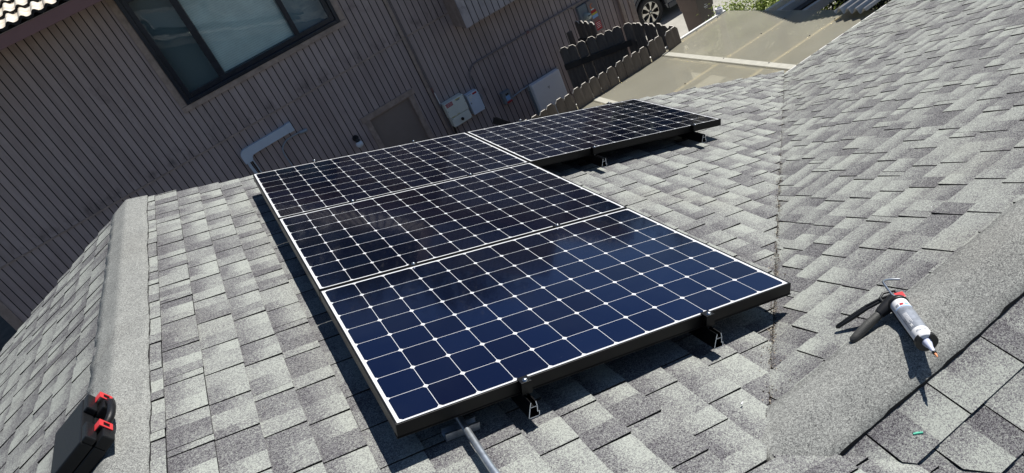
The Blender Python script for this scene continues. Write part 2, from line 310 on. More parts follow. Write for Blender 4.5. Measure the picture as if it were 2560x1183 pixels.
# ---------------------------------------------------------------- mesh helpers
class MB:
    def __init__(s): s.v = []; s.f = []; s.mi = []; s.tone = []; s.uv = []; s.mats = []; s.sm = []
    def m(s, name):
        if name not in s.mats: s.mats.append(name)
        return s.mats.index(name)
    def face(s, pts, mname, tone=None, uv=None, smooth=False):
        b = len(s.v); s.v += [tuple(p) for p in pts]; s.f.append(tuple(range(b, b + len(pts)))); s.mi.append(s.m(mname))
        s.tone.append(tone or (0.5, 0.5, 0.5, 1)); s.uv.append(uv); s.sm.append(smooth)
    def mesh(s, V, F, mname, smooth=False, tone=None):
        b = len(s.v); s.v += [tuple(p) for p in V]; i = s.m(mname)
        for f in F: s.f.append(tuple(b + k for k in f)); s.mi.append(i); s.tone.append(tone or (.5, .5, .5, 1)); s.uv.append(None); s.sm.append(smooth)
    def box(s, x0, x1, y0, y1, z0, z1, mname, bev=0.0, T=None):
        if bev > 0:
            bm = bmesh.new(); bmesh.ops.create_cube(bm, size=1)
            for v in bm.verts: v.co = Vector(((x0 + x1) / 2 + v.co.x * (x1 - x0), (y0 + y1) / 2 + v.co.y * (y1 - y0), (z0 + z1) / 2 + v.co.z * (z1 - z0)))
            bmesh.ops.bevel(bm, geom=list(bm.edges), offset=bev, segments=2, affect='EDGES', profile=.6)
            V = [v.co.copy() for v in bm.verts]; bm.verts.index_update(); F = [[v.index for v in f.verts] for f in bm.faces]; bm.free()
        else:
            V = [Vector(p) for p in ((x0, y0, z0), (x1, y0, z0), (x1, y1, z0), (x0, y1, z0), (x0, y0, z1), (x1, y0, z1), (x1, y1, z1), (x0, y1, z1))]
            F = [(0, 3, 2, 1), (4, 5, 6, 7), (0, 1, 5, 4), (1, 2, 6, 5), (2, 3, 7, 6), (3, 0, 4, 7)]
        if T is not None: V = [T @ p for p in V]
        s.mesh(V, F, mname, smooth=False)
    def tube(s, pts, r, mname, n=10, cap=True):
        pts = [Vector(p) for p in pts]; V = []; F = []
        rs = r if isinstance(r, (list, tuple)) else [r] * len(pts)
        up = Vector((0, 0, 1)); prev = None
        for i, p in enumerate(pts):
            d = (pts[min(i + 1, len(pts) - 1)] - pts[max(i - 1, 0)]).normalized()
            if prev is None:
                a = d.cross(up)
                if a.length < 1e-3: a = d.cross(Vector((1, 0, 0)))
                a.normalize()
            else: a = (prev - d * prev.dot(d)).normalized()
            prev = a; b_ = d.cross(a)
            for k in range(n): t = 2 * PI * k / n; V.append(p + (a * math.cos(t) + b_ * math.sin(t)) * rs[i])
        for i in range(len(pts) - 1):
            for k in range(n): F.append((i * n + k, i * n + (k + 1) % n, (i + 1) * n + (k + 1) % n, (i + 1) * n + k))
        s.mesh(V, F, mname, smooth=True)
        if cap:
            s.face([V[k] for k in range(n)][::-1], mname); s.face([V[(len(pts) - 1) * n + k] for k in range(n)], mname)
    def prism(s, poly, p0, ax, ay, az, depth, mname, side=None):
        ax, ay, az, p0 = map(Vector, (ax, ay, az, p0))
        A = [p0 + ax * u + ay * v for u, v in poly]; B = [q + az * depth for q in A]
        s.face(A[::-1], mname); s.face(B, mname)
        for i in range(len(poly)):
            j = (i + 1) % len(poly); s.face([A[i], A[j], B[j], B[i]], side or mname)
    def lathe(s, prof, base, axis, mname, n=24, caps=False):
        base = Vector(base); axis = Vector(axis).normalized(); a = axis.cross(Vector((0, 0, 1)))
        if a.length < 1e-3: a = Vector((1, 0, 0))
        a.normalize(); b_ = axis.cross(a); V = []; F = []
        for (h, r) in prof:
            for k in range(n): t = 2 * PI * k / n; V.append(base + axis * h + (a * math.cos(t) + b_ * math.sin(t)) * r)
        for i in range(len(prof) - 1):
            for k in range(n): F.append((i * n + k, i * n + (k + 1) % n, (i + 1) * n + (k + 1) % n, (i + 1) * n + k))
        s.mesh(V, F, mname, smooth=True)
        if caps:
            s.face([V[k] for k in range(n)], mname); s.face([V[(len(prof) - 1) * n + k] for k in range(n)], mname)
    def build(s, name, parent=None, attrs=False, fix=True):
        me = bpy.data.meshes.new(name); me.from_pydata(s.v, [], s.f); me.update()
        for mn in s.mats: me.materials.append(M[mn])
        me.polygons.foreach_set('material_index', s.mi); me.polygons.foreach_set('use_smooth', s.sm)
        if attrs:
            ca = me.color_attributes.new('tone', 'FLOAT_COLOR', 'CORNER'); uvl = me.uv_layers.new(name='tab')
            ci = 0
            for fi, f in enumerate(s.f):
                for k in range(len(f)):
                    ca.data[ci].color = s.tone[fi]; uvl.data[ci].uv = s.uv[fi][k] if s.uv[fi] else (0, 0); ci += 1
        if fix:
            bm = bmesh.new(); bm.from_mesh(me); bmesh.ops.recalc_face_normals(bm, faces=bm.faces); bm.to_mesh(me); bm.free()
        o = bpy.data.objects.new(name, me); C.objects.link(o)
        if parent is not None: o.parent = parent
        return o

def split_build(mb, name, parent, proud=0):
    """each separate piece becomes an object of its own; print lying on a sticker stays with that sticker"""
    key = {}; par = list(range(len(mb.f)))
    def find(a):
        while par[a] != a: par[a] = par[par[a]]; a = par[a]
        return a
    for fi, f in enumerate(mb.f):
        for k in f:
            p = tuple(round(c, 5) for c in mb.v[k])
            if p in key: par[find(fi)] = find(key[p])
            else: key[p] = fi
    groups = {}
    for fi in range(len(mb.f)): groups.setdefault(find(fi), []).append(fi)
    gs = []
    for g_ in groups.values():
        P = [mb.v[k] for fi in g_ for k in mb.f[fi]]; gs.append([g_, min(p[0] for p in P), max(p[0] for p in P), min(p[2] for p in P), max(p[2] for p in P)])
    gs.sort(key=lambda q: -(q[2] - q[1]) * (q[4] - q[3])); keep = []
    for q in gs:
        cx, cz = (q[1] + q[2]) / 2, (q[3] + q[4]) / 2
        for k in keep:
            if k[1] <= cx <= k[2] and k[3] <= cz <= k[4]: k[0] += q[0]; break
        else: keep.append(q)
    for q in keep:
        n = MB()
        for fi in q[0]: n.mesh([mb.v[k] for k in mb.f[fi]], [tuple(range(len(mb.f[fi])))], mb.mats[mb.mi[fi]], smooth=mb.sm[fi])
        o = n.build(name, parent, fix=False); bm = bmesh.new(); bm.from_mesh(o.data); bmesh.ops.remove_doubles(bm, verts=bm.verts, dist=1e-5); bmesh.ops.recalc_face_normals(bm, faces=bm.faces); bm.to_mesh(o.data); bm.free()

def tag(o, label, cat, group=None):
    o['label'] = label; o['category'] = cat
    if group: o['group'] = group
    return o
def thing(name, label, cat, mat4=None, group=None):
    o = bpy.data.objects.new(name, None); C.objects.link(o); o.empty_display_size = .1
    if mat4 is not None: o.matrix_world = mat4
    return tag(o, label, cat, group)
def copy_tree(o, parent=None):
    c = o.copy(); C.objects.link(c); c.parent = parent
    for ch in [k for k in bpy.data.objects if k.parent == o]: copy_tree(ch, c)
    return c
def frame(o, x, y, z):
    m = Matrix((x, y, z)).transposed().to_4x4(); m.translation = o; return m

G = -3.75                       # ground level
A = math.radians(20.2); c_, s_ = math.cos(A), math.sin(A); t_ = math.tan(A)
RP = frame(Vector((0, 0, 0)), Vector((c_, 0, -s_)), Vector((0, 1, 0)), Vector((s_, 0, c_)))   # plane of the solar panels
HR = .15                        # roof lies this far below the panel tops
XR, ZR = -.815, -HR / c_ + .815 * t_
VC = 2.388; C2 = -HR / c_ - VC * t_
YR = -1.55; Z2 = C2 - YR * t_

# ---------------------------------------------------------------- ground
g = MB(); g.face([(-150, -150, G), (150, -150, G), (150, 150, G), (-150, 150, G)], 'ground'); o = g.build('ground'); o['kind'] = 'structure'
g = MB(); g.face([(5.95, 6.35, G + .004), (60, 6.35, G + .004), (60, 40, G + .004), (7.0, 40, G + .004), (7.0, 7.9, G + .004), (5.95, 7.9, G + .004)], 'concrete'); o = g.build('driveway'); o['kind'] = 'structure'

# ---------------------------------------------------------------- own house: shingled roof
house = thing('house', 'low house with grey asphalt shingle roof carrying the solar panels', 'house', Matrix.Translation((0, 0, G)))
def build_h(mb, name, **k):
    o = mb.build(name, house, **k); o.location.z = -G; return o

def clip(poly, hp):
    for (nx, ny, k) in hp:                     # keep nx*a+ny*d<=k
        out = []
        for i in range(len(poly)):
            p, q = poly[i], poly[(i + 1) % len(poly)]; dp = nx * p[0] + ny * p[1] - k; dq = nx * q[0] + ny * q[1] - k
            if dp <= 0: out.append(p)
            if (dp < 0 < dq) or (dq < 0 < dp): t = dp / (dp - dq); out.append((p[0] + (q[0] - p[0]) * t, p[1] + (q[1] - p[1]) * t))
        poly = out
        if len(poly) < 3: return []
    return poly
TONES = [(.30, .86), (.27, .60), (.38, .74), (.58, .80), (.24, .42), (.46, .84), (.28, .74), (.32, .50), (.62, .70), (.23, .34), (.5, .60)]
E = .143
def shingles(name, O, e1, e2, a0, a1, ncourse, hpf, doff=0.0, rake=None):
    mb = MB(); O, e1, e2 = Vector(O), Vector(e1), Vector(e2); nn = e1.cross(e2)
    if nn.z < 0: nn = -nn
    P = lambda a, d, h: O + e1 * a + e2 * d + nn * h
    def base_poly(hp, aa, ab): 
        pl = clip([(aa, 0), (ab, 0), (ab, ncourse * E), (aa, ncourse * E)], hp)
        if pl: mb.face([P(a, d, -.012) for a, d in pl], 'asphalt')
    for hp, aa, ab in hpf[1]: base_poly(hp, aa, ab)
    for i in range(ncourse):
        a = a0 + random.uniform(-.25, 0); d0, d1 = i * E + doff, (i + 1) * E + doff
        ri = random.uniform(-.014, .014)
        while a < a1:
            wd = random.choice([.185, .20, .215, .23, .245, .26]) * random.uniform(.95, 1.05)
            if random.random() < .10: wd = random.uniform(.03, .055)
            gap = random.uniform(.0025, .0045)
            lift = random.uniform(0, .0015); up_ = random.uniform(.0042, .0068)
            jd = random.uniform(-.0025, .0025)
            hp = hpf[0](a + wd / 2)
            if rake is not None: hp = hp + [(1, 0, rake + ri)]
            cuts = [0, 1]
            if wd > .1: cuts = [0, random.uniform(.28, .62), 1] if random.random() < .72 else [0, random.uniform(.22, .35), random.uniform(.6, .75), 1]
            prev = -1
            for ci in range(len(cuts) - 1):
                u0 = a + wd * cuts[ci] + (gap / 2 if ci == 0 else 0); u1 = a + wd * cuts[ci + 1] - (gap / 2 if ci == len(cuts) - 2 else 0)
                k = random.randrange(len(TONES))
                while k == prev: k = random.randrange(len(TONES))
                prev = k; tt = TONES[k]; tn = (max(0, tt[0] + random.uniform(-.05, .05)), tt[1] + random.uniform(-.07, .06), 0, 1)
                pl = clip([(u0, d0), (u1, d0), (u1, d1 + jd), (u0, d1 + jd)], hp)
                if not pl: continue
                hi = up_ if ci == 0 else (0 if ci == len(cuts) - 1 else up_ * .15)
                hh = lambda q: .001 + (.0062 + lift + hi) * min(1, (q[1] - d0) / E * (1.6 if ci == 0 else 1.0) + (.12 if ci == 0 else 0))
                mb.face([P(q[0], q[1], hh(q)) for q in pl], 'shingle', tn, [(q[0], (q[1] - d0) / E) for q in pl])
                for k in range(len(pl)):
                    p, q = pl[k], pl[(k + 1) % len(pl)]
                    mb.face([P(p[0], p[1], hh(p)), P(q[0], q[1], hh(q)), P(q[0], q[1], -.008), P(p[0], p[1], -.008)], 'asphalt')
            a += wd
    o = build_h(mb, name, attrs=True, fix=False); return o

# slope under the panels: from ridge 1 down towards +X, valley on the right
def hp_p1(a, q=.007):
    # a = world Y ; d along slope ; X = XR + d*c_
    if a > YR: return [(-1, c_, VC - XR - q), (1, 0, 2.645)]
    return [(1, c_, -.712 - XR)]
RI = 'roof_slope'
bp1 = [([(-1, c_, VC - XR), (1, 0, 2.63)], YR, 2.8), ([(1, c_, -.712 - XR)], -4.2, YR)]
shingles(RI, (XR, 0, ZR), (0, 1, 0), (c_, 0, -s_), -3.6, 2.9, 43, (hp_p1, bp1), doff=.033, rake=2.63)
# slope left of ridge 1
shingles(RI, (XR, 0, ZR), (0, 1, 0), (-c_, 0, -s_), -1.7, 2.9, 33, (lambda a: [], [([(1, 0, 2.63)], -2.0, 2.8)]), rake=2.63)
# slope right of the valley, falling away from the camera
hp2 = [(-1, -c_, -(VC + YR))]     # X - Y >= VC, Y = YR + d c
shingles(RI, (0, YR, Z2), (1, 0, 0), (0, c_, -s_), .6, 10.0, 30, (lambda a: [(-1, c_, -(VC + YR))], [([(-1, c_, -(VC + YR))], .6, 10.0)]))
# slope nearest the camera, right side
shingles(RI, (0, YR, Z2), (1, 0, 0), (0, -c_, -s_), .3, 5.0, 14, (lambda a: [(-1, c_, .712 + YR)], [([(-1, c_, .712 + YR)], .3, 5.0)]), doff=-.010)

def ridge_cap(p0, axis, side, length, joints_seed, name='ridge_cap'):
    rnd = random.Random(joints_seed); mb = MB(); p0, axis, side = Vector(p0), Vector(axis), Vector(side)
    ws = [-.143, -.10, -.06, -.03, -.012, 0, .012, .03, .06, .10, .135]
    y = 0; k = 0; lift0 = [.010, .012]
    wob = [rnd.uniform(-.004, .004) for _ in range(4)]
    step = .0245
    rows = []
    n = int(length / step)
    gapL = [0.0] * (n + 2); gapR = [0.0] * (n + 2); j = rnd.uniform(.05, .2)
    while j < length:
        for arr in (gapL, gapR):
            q = int((j + rnd.uniform(-.02, .02)) / step)
            for dd, amp in ((0, 1), (1, .75), (2, .4), (3, .15)):
                if 0 <= q + dd < n: arr[q + dd] = amp * rnd.uniform(.009, .016)
        j += rnd.uniform(.19, .29)
    for i in range(n + 1):
        yy = i * step; row = []
        for w_ in ws:
            ww = w_ * (1 + .02 * math.sin(yy * 9 + (1 if w_ > 0 else 2))) + (.0 if abs(w_) < .1 else rnd.uniform(-.0012, .0012))
            z = -s_ * (math.sqrt(ww * ww + .00008) - .006) + .0125 + .0012 * math.sin(yy * 2 * PI / .27 + w_ * 20)
            if abs(w_) > .12: z += gapL[i] * .7 if w_ < 0 else gapR[i] * .22
            row.append(p0 + axis * yy + side * (ww * c_) + Vector((0, 0, z)))
        rows.append(row)
    nw_ = len(ws)
    for i in range(n):
        for q in range(nw_ - 1): mb.mesh([rows[i][q], rows[i][q + 1], rows[i + 1][q + 1], rows[i + 1][q]], [(0, 1, 2, 3)], 'cap', smooth=True)
        for q in (0, nw_ - 1):
            a, b = rows[i][q], rows[i + 1][q]; dz = Vector((0, 0, -.004))
            mb.face([a, b, b + dz, a + dz], 'asphalt')
            mb.face([a + dz, b + dz, Vector((b.x, b.y, 0)) + Vector((0, 0, b.z - .03)), Vector((a.x, a.y, 0)) + Vector((0, 0, a.z - .03))], 'asphalt')
    for i in (0, n):
        for q in range(nw_ - 1):
            a, b = rows[i][q], rows[i][q + 1]; dz = Vector((0, 0, -.012)); mb.face([a, b, b + dz, a + dz], 'asphalt')
    # merge doubles for smooth shading
    me_o = build_h(mb, name, attrs=False, fix=False)
    bm = bmesh.new(); bm.from_mesh(me_o.data); bmesh.ops.remove_doubles(bm, verts=bm.verts, dist=.0002); bmesh.ops.recalc_face_normals(bm, faces=bm.faces); bm.to_mesh(me_o.data); bm.free()
    return me_o
ridge_cap((XR, -1.7, ZR), (0, 1, 0), (1, 0, 0), 4.36, 3)
ridge_cap((.80, YR, Z2), (1, 0, 0), (0, 1, 0), 5.0, 5)

mb = MB()   # white drip edge along the eave of the right-hand slope
ye = YR + 30 * E * c_; ze = Z2 - 30 * E * s_
mb.box(VC + ye - .05, 10, ye + .004, ye + .012, ze - .075, ze + .004, 'white_metal'); mb.box(VC + ye - .05, 10, ye - .02, ye + .014, ze + .002, ze + .0065, 'white_metal')
build_h(mb, 'drip_edge')
mb = MB()
for sx, L_ in ((1, 5.75), (-1, 4.6)):
    p = Vector((XR, 2.60, ZR - .014)); d = Vector((sx * c_, 0, -s_)); 
    q = p + d * L_; mb.face([p, q, q + Vector((0, 0, -.16)), p + Vector((0, 0, -.16))], 'stucco')
    p2, q2 = p + Vector((0, .03, 0)), q + Vector((0, .03, 0)); mb.face([p2, q2, q2 + Vector((0, 0, -.16)), p2 + Vector((0, 0, -.16))], 'stucco')
    mb.face([p + Vector((0, 0, -.16)), q + Vector((0, 0, -.16)), q2 + Vector((0, 0, -.16)), p2 + Vector((0, 0, -.16))], 'stucco')
build_h(mb, 'rake_board')
mb = MB()
mb.prism([(-5.0, G), (4.3, G), (4.3, -1.95), (XR, -.10), (-5.0, -1.68)], (0, -3.4, 0), (1, 0, 0), (0, 0, 1), (0, 1, 0), 5.75, 'stucco')
mb.prism([(-4.2, G), (2.2, G), (2.2, -2.0), (YR, -.66), (-4.2, -1.7)], (1.6, 0, 0), (0, 1, 0), (0, 0, 1), (1, 0, 0), 8.2, 'stucco')
build_h(mb, 'wall')

rnd = random.Random(9); mb = MB()
for k in range(3200):
    if rnd.random() < .75: Y = rnd.choice([rnd.uniform(-1.45, 2.5), rnd.gauss(-.2, .35), rnd.gauss(-1.0, .2)]); off = rnd.gauss(0, .007)
    else: Y = rnd.uniform(-1.4, 2.4); off = rnd.gauss(0, .03)
    if not -1.45 < Y < 2.5: continue
    X = VC + Y + off * 1.4; z = max(-HR / c_ - X * t_, C2 - Y * t_) + .0095; r_ = rnd.uniform(.0015, .0050)
    p = Vector((X, Y, z)); q = [p + Vector((rnd.uniform(-1, 1), rnd.uniform(-1, 1), rnd.uniform(-.2, .9))) * r_ for _ in range(4)]
    mb.mesh(q, [(0, 1, 2), (0, 2, 3), (0, 3, 1), (1, 3, 2)], rnd.choice(['bark', 'bark', 'litter', 'ground']))
for k in range(260):
    Y = rnd.uniform(-1.4, 2.5); X = rnd.uniform(-.6, 4.6)
    on1 = X - Y < VC; z = (-HR / c_ - X * t_ if on1 else C2 - Y * t_) + .010; r_ = rnd.uniform(.0012, .0030); p = Vector((X, Y, z))
    q = [p + Vector((rnd.uniform(-1, 1), rnd.uniform(-1, 1), rnd.uniform(-.2, .9))) * r_ for _ in range(4)]
    mb.mesh(q, [(0, 1, 2), (0, 2, 3), (0, 3, 1), (1, 3, 2)], rnd.choice(['bark', 'litter', 'litter', 'white']))
o = mb.build('leaf_litter', fix=False); o['kind'] = 'stuff'; tag(o, 'brown grit and litter caught along the roof valley', 'litter')

# ---------------------------------------------------------------- solar panels
PW, PH, PT = 1.559, 1.046, .046
def make_panel():
    t = thing('solar_panel', 'black framed solar panel nearest the camera, mirroring blue sky', 'solar panel', RP.copy(), 'solar panels on the roof')
    mb = MB(); mb.face([(.006, -.006, -.0015), (PW - .006, -.006, -.0015), (PW - .006, -PH + .006, -.0015), (.006, -PH + .006, -.0015)][::-1], 'cells')
    mb.face([(.006, -.006, -.006), (PW - .006, -.006, -.006), (PW - .006, -PH + .006, -.006), (.006, -PH + .006, -.006)], 'black')
    gl = mb.build('glass_sheet', t, fix=False)
    mb = MB(); r = .0075
    mb.box(0, PW, -r, 0, -PT, 0, 'black_alu', bev=.0012); mb.box(0, PW, -PH, -PH + r, -PT, 0, 'black_alu', bev=.0012)
    mb.box(0, r, -PH + r + .0002, -r - .0002, -PT, -.0004, 'black_alu', bev=.0012); mb.box(PW - r, PW, -PH + r + .0002, -r - .0002, -PT, -.0004, 'black_alu', bev=.0012)
    # bottom flanges, standing slightly proud
    mb.box(-.002, PW + .002, -PH - .0025, -PH + .026, -PT - .0015, -PT + .0015, 'black_alu'); mb.box(-.002, PW + .002, -.026, .0025, -PT - .0015, -PT + .0015, 'black_alu')
    mb.build('frame', t)
    return t
GV, GU = .0106, .0089
p0 = make_panel()
spots = [(0, 0, None), (0, PH + GV, 'solar panel between the nearest panel and the one at the roof edge'),
         (0, 2 * (PH + GV), 'solar panel at the upper left, wiped smears near its lower left corner'),
         (PW + GU, 2 * (PH + GV) + .0015, 'solar panel off to the right of the others, nearest the fence')]
for i, (x, y, lab) in enumerate(spots):
    p = p0 if i == 0 else copy_tree(p0)
    p.matrix_world = RP @ Matrix.Translation((x, y, 0))
    if lab: p['label'] = lab

# mounting rails with clamps and feet
def make_rail(x, y0, y1, clamps, label, feet):
    t = thing('mounting_rail', label, 'mounting rail', RP @ Matrix.Translation((x, 0, 0)), 'mounting rails under the panels')
    mb = MB(); zt = -PT - .002; h_ = .058; th = .0030
    out = [(-.010, zt), (-.014, zt - .018), (-.020, zt - h_ + .004), (-.017, zt - h_), (.017, zt - h_), (.020, zt - h_ + .006), (.020, zt - h_ + .016), (.014, zt - h_ + .017), (.014, zt - .018), (.010, zt)]
    L_ = y1 - y0
    for i in range(len(out)):
        (ax, az), (bx, bz) = out[i], out[(i + 1) % len(out)]
        if i == len(out) - 1:  # open slot at top
            continue
        d = Vector((bx - ax, bz - az)); nrm = Vector((-d.y, d.x)).normalized() * th
        if nrm.dot(Vector((0 - (ax + bx) / 2, zt - h_ / 2 - (az + bz) / 2))) < 0: nrm = -nrm
        q = [(ax, az), (bx, bz), (bx + nrm.x, bz + nrm.y), (ax + nrm.x, az + nrm.y)]
        mb.prism(q, (0, y0, 0), (1, 0, 0), (0, 0, 1), (0, 1, 0), L_, 'black_alu')
        # bare saw-cut metal at the two ends
        for ye_, sgn in ((y0 - .0006, 1), (y1 + .0006, -1)):
            mb.face([Vector((u, ye_, v)) for u, v in (q if sgn > 0 else q[::-1])], 'raw_alu')
    mb.prism([(-.013, zt - .020), (.013, zt - .020), (.013, zt - .0178), (-.013, zt - .0178)], (0, y0, 0), (1, 0, 0), (0, 0, 1), (0, 1, 0), L_, 'black_alu')
    mb.face([(-.013, y0 - .0006, zt - .020), (.013, y0 - .0006, zt - .020), (.013, y0 - .0006, zt - .0178), (-.013, y0 - .0006, zt - .0178)], 'raw_alu')
    mb.build('rail_bar', t)
    for (y, kind) in clamps:
        m2 = MB()
        if kind == 'mid':
            m2.box(-.020, .020, y - .011, y + .011, .0006, .0042, 'black_alu', bev=.0008)
        else:
            sg = 1 if kind == 'end_lo' else -1        # panel lies towards +y for end_lo
            m2.box(-.018, .018, y - .024, y + .010, .0006, .0044, 'black_alu', bev=.0008) if sg > 0 else m2.box(-.018, .018, y - .010, y + .024, .0006, .0044, 'black_alu', bev=.0008)
            ys = (y - .0245, y - .0035) if sg > 0 else (y + .0035, y + .0245)
            m2.box(-.018, .018, ys[0], ys[0] + .003, -.038, .0004, 'black_alu'); m2.box(-.018, .018, ys[1] - .003, ys[1], -.038, .0004, 'black_alu')
            m2.box(-.018, .018, ys[0], ys[1], -.0405, -.0382, 'black_alu')
        cl = m2.build('clamp', t)
        b = MB(); yc = y if kind == 'mid' else (y - .014 if kind == 'end_lo' else y + .014)
        b.lathe([(0, .0085), (.0012, .0092), (.002, .0070), (.0065, .0070), (.0078, .0058), (.0078, .0001)], (0, yc, .0044), (0, 0, 1), 'steel', 12)
        b.lathe([(-.05, .0038), (-.0005, .0038)], (0, yc, 0), (0, 0, 1), 'steel', 8)
        b.build('bolt', cl)
    for y in feet:
        f = MB(); f.box(-.045, .045, y - .022, y + .022, -HR + .012, -HR + .019, 'black_alu', bev=.001); f.box(.0215, .028, y - .022, y + .022, -HR + .0195, -PT - .012, 'black_alu', bev=.001)
        f.build('foot', t)
    return t
yA0 = -PH; yTop = 2 * (PH + GV)
mids = [(GV / 2, 'mid'), (PH + GV * 1.5, 'mid')]
make_rail(.418, yA0 - .060, yTop + .05, [(yA0, 'end_lo')] + mids + [(yTop, 'end_hi')], 'black rail sticking out under the near panel, beside the galvanised pipe', [-.72, .5, 1.7])
make_rail(1.150, yA0 - .068, yTop + .05, [(yA0, 'end_lo')] + mids + [(yTop, 'end_hi')], 'black rail sticking out under the near panel, towards its right corner', [-.6, .6, 1.8])
yD0 = PH + 2 * GV + .0015
make_rail(2.040, yD0 - .125, 2.62, [(yD0, 'end_lo'), (yTop, 'end_hi')], 'long black rail running past the upper edge of the right-hand panel', [1.18, 2.0])
make_rail(2.875, yD0 - .115, yTop + .06, [(yD0, 'end_lo'), (yTop, 'end_hi')], 'black rail poking out near the right end of the right-hand panel', [1.2, 1.95])

# galvanised pipe and strut block on the roof
mb = MB()
T = lambda x, y, z: RP @ Vector((x, y, z))
mb.tube([T(.200, -1.72, -HR + .050), T(.2035, -1.233, -HR + .050), T(.212, -.99, -HR + .050), T(.222, -.70, -HR + .052), T(.225, .1, -HR + .052)], .0117, 'galv', 20)
mb.tube([T(.2015, -1.36, -HR + .050), T(.2030, -1.27, -HR + .050)], .0132, 'galv', 20)
tag(mb.build('conduit_pipe', None), 'galvanised steel pipe lying on the shingles under the near panel', 'pipe')
mb = MB(); xs0, xs1, ys = .150, .265, -1.005
prof = [(-.021, 0), (-.021, .026), (-.012, .026), (-.012, .022), (-.017, .022), (-.017, .004), (.017, .004), (.017, .022), (.012, .022), (.012, .026), (.021, .026), (.021, 0)]
mb.prism([(u, v) for u, v in prof], T(xs0, ys, -HR + .0115), RP.to_3x3() @ Vector((0, 1, 0)), RP.to_3x3() @ Vector((0, 0, 1)), RP.to_3x3() @ Vector((1, 0, 0)), xs1 - xs0, 'galv')
tag(mb.build('strut_block', None), 'short galvanised strut block crossing under the pipe', 'strut block')

# ---------------------------------------------------------------- tool case on the left slope
def tool_case():
    e2 = Vector((-c_, 0, -s_)); nn = Vector((-s_, 0, c_)); Om = Vector((XR, 0, ZR))
    # local: x = up the slope (towards the ridge), y = along ridge, z = normal
    F = frame(Vector((XR, 0, ZR)) + nn * .012, -e2, Vector((0, 1, 0)), nn)
    t = thing('tool_case', 'black plastic tool case with red latches lying beside the roof ridge', 'tool case', F @ Matrix.Translation((.050, -.352, .004)) @ Matrix.Rotation(math.radians(4.0), 4, 'Z'))
    mb = MB(); W = .17; D = .150
    mb.box(-.182, -.035, -D, D, .046, .088, 'case', bev=.006)
    mb.box(-.035, -.012, D - .10, D, .049, .086, 'case', bev=.005); mb.box(-.035, -.012, -D, -D + .10, .049, .086, 'case', bev=.005)
    mb.build('lid', t)
    mb = MB(); mb.box(-.182, -.035, -D, D, .001, .0445, 'case', bev=.006)
    mb.box(-.035, .010, D - .10, D, .003, .0445, 'case', bev=.005); mb.box(-.035, .010, -D, -D + .10, .003, .0445, 'case', bev=.005)
    mb.build('base', t)
    ya, yb = D - .052, -D + .098
    mb = MB(); mb.tube([(-.010, ya, .028), (.016, ya - .012, .028), (.026, ya - .035, .028), (.029, (ya + yb) / 2, .028), (.026, yb + .035, .028), (.016, yb + .012, .028), (-.010, yb, .028)], .0135, 'case', 14)
    mb.build('handle', t)
    for yy in (D - .028, -D + .070):
        mb = MB(); x0 = .0105; z0, z1 = .014, .056
        mb.box(x0, x0 + .004, yy - .020, yy + .020, z0, z0 + .010, 'red_plastic', bev=.0012); mb.box(x0, x0 + .004, yy - .020, yy + .020, z1 - .010, z1, 'red_plastic', bev=.0012)
        mb.box(x0, x0 + .004, yy - .020, yy - .011, z0 + .0102, z1 - .0102, 'red_plastic', bev=.0012); mb.box(x0, x0 + .004, yy + .011, yy + .020, z0 + .0102, z1 - .0102, 'red_plastic', bev=.0012)
        mb.box(-.012, x0 + .004, yy - .020, yy + .020, z1 + .0002, z1 + .0035, 'red_plastic', bev=.001)
        mb.build('latch', t)
    return t
tool_case()

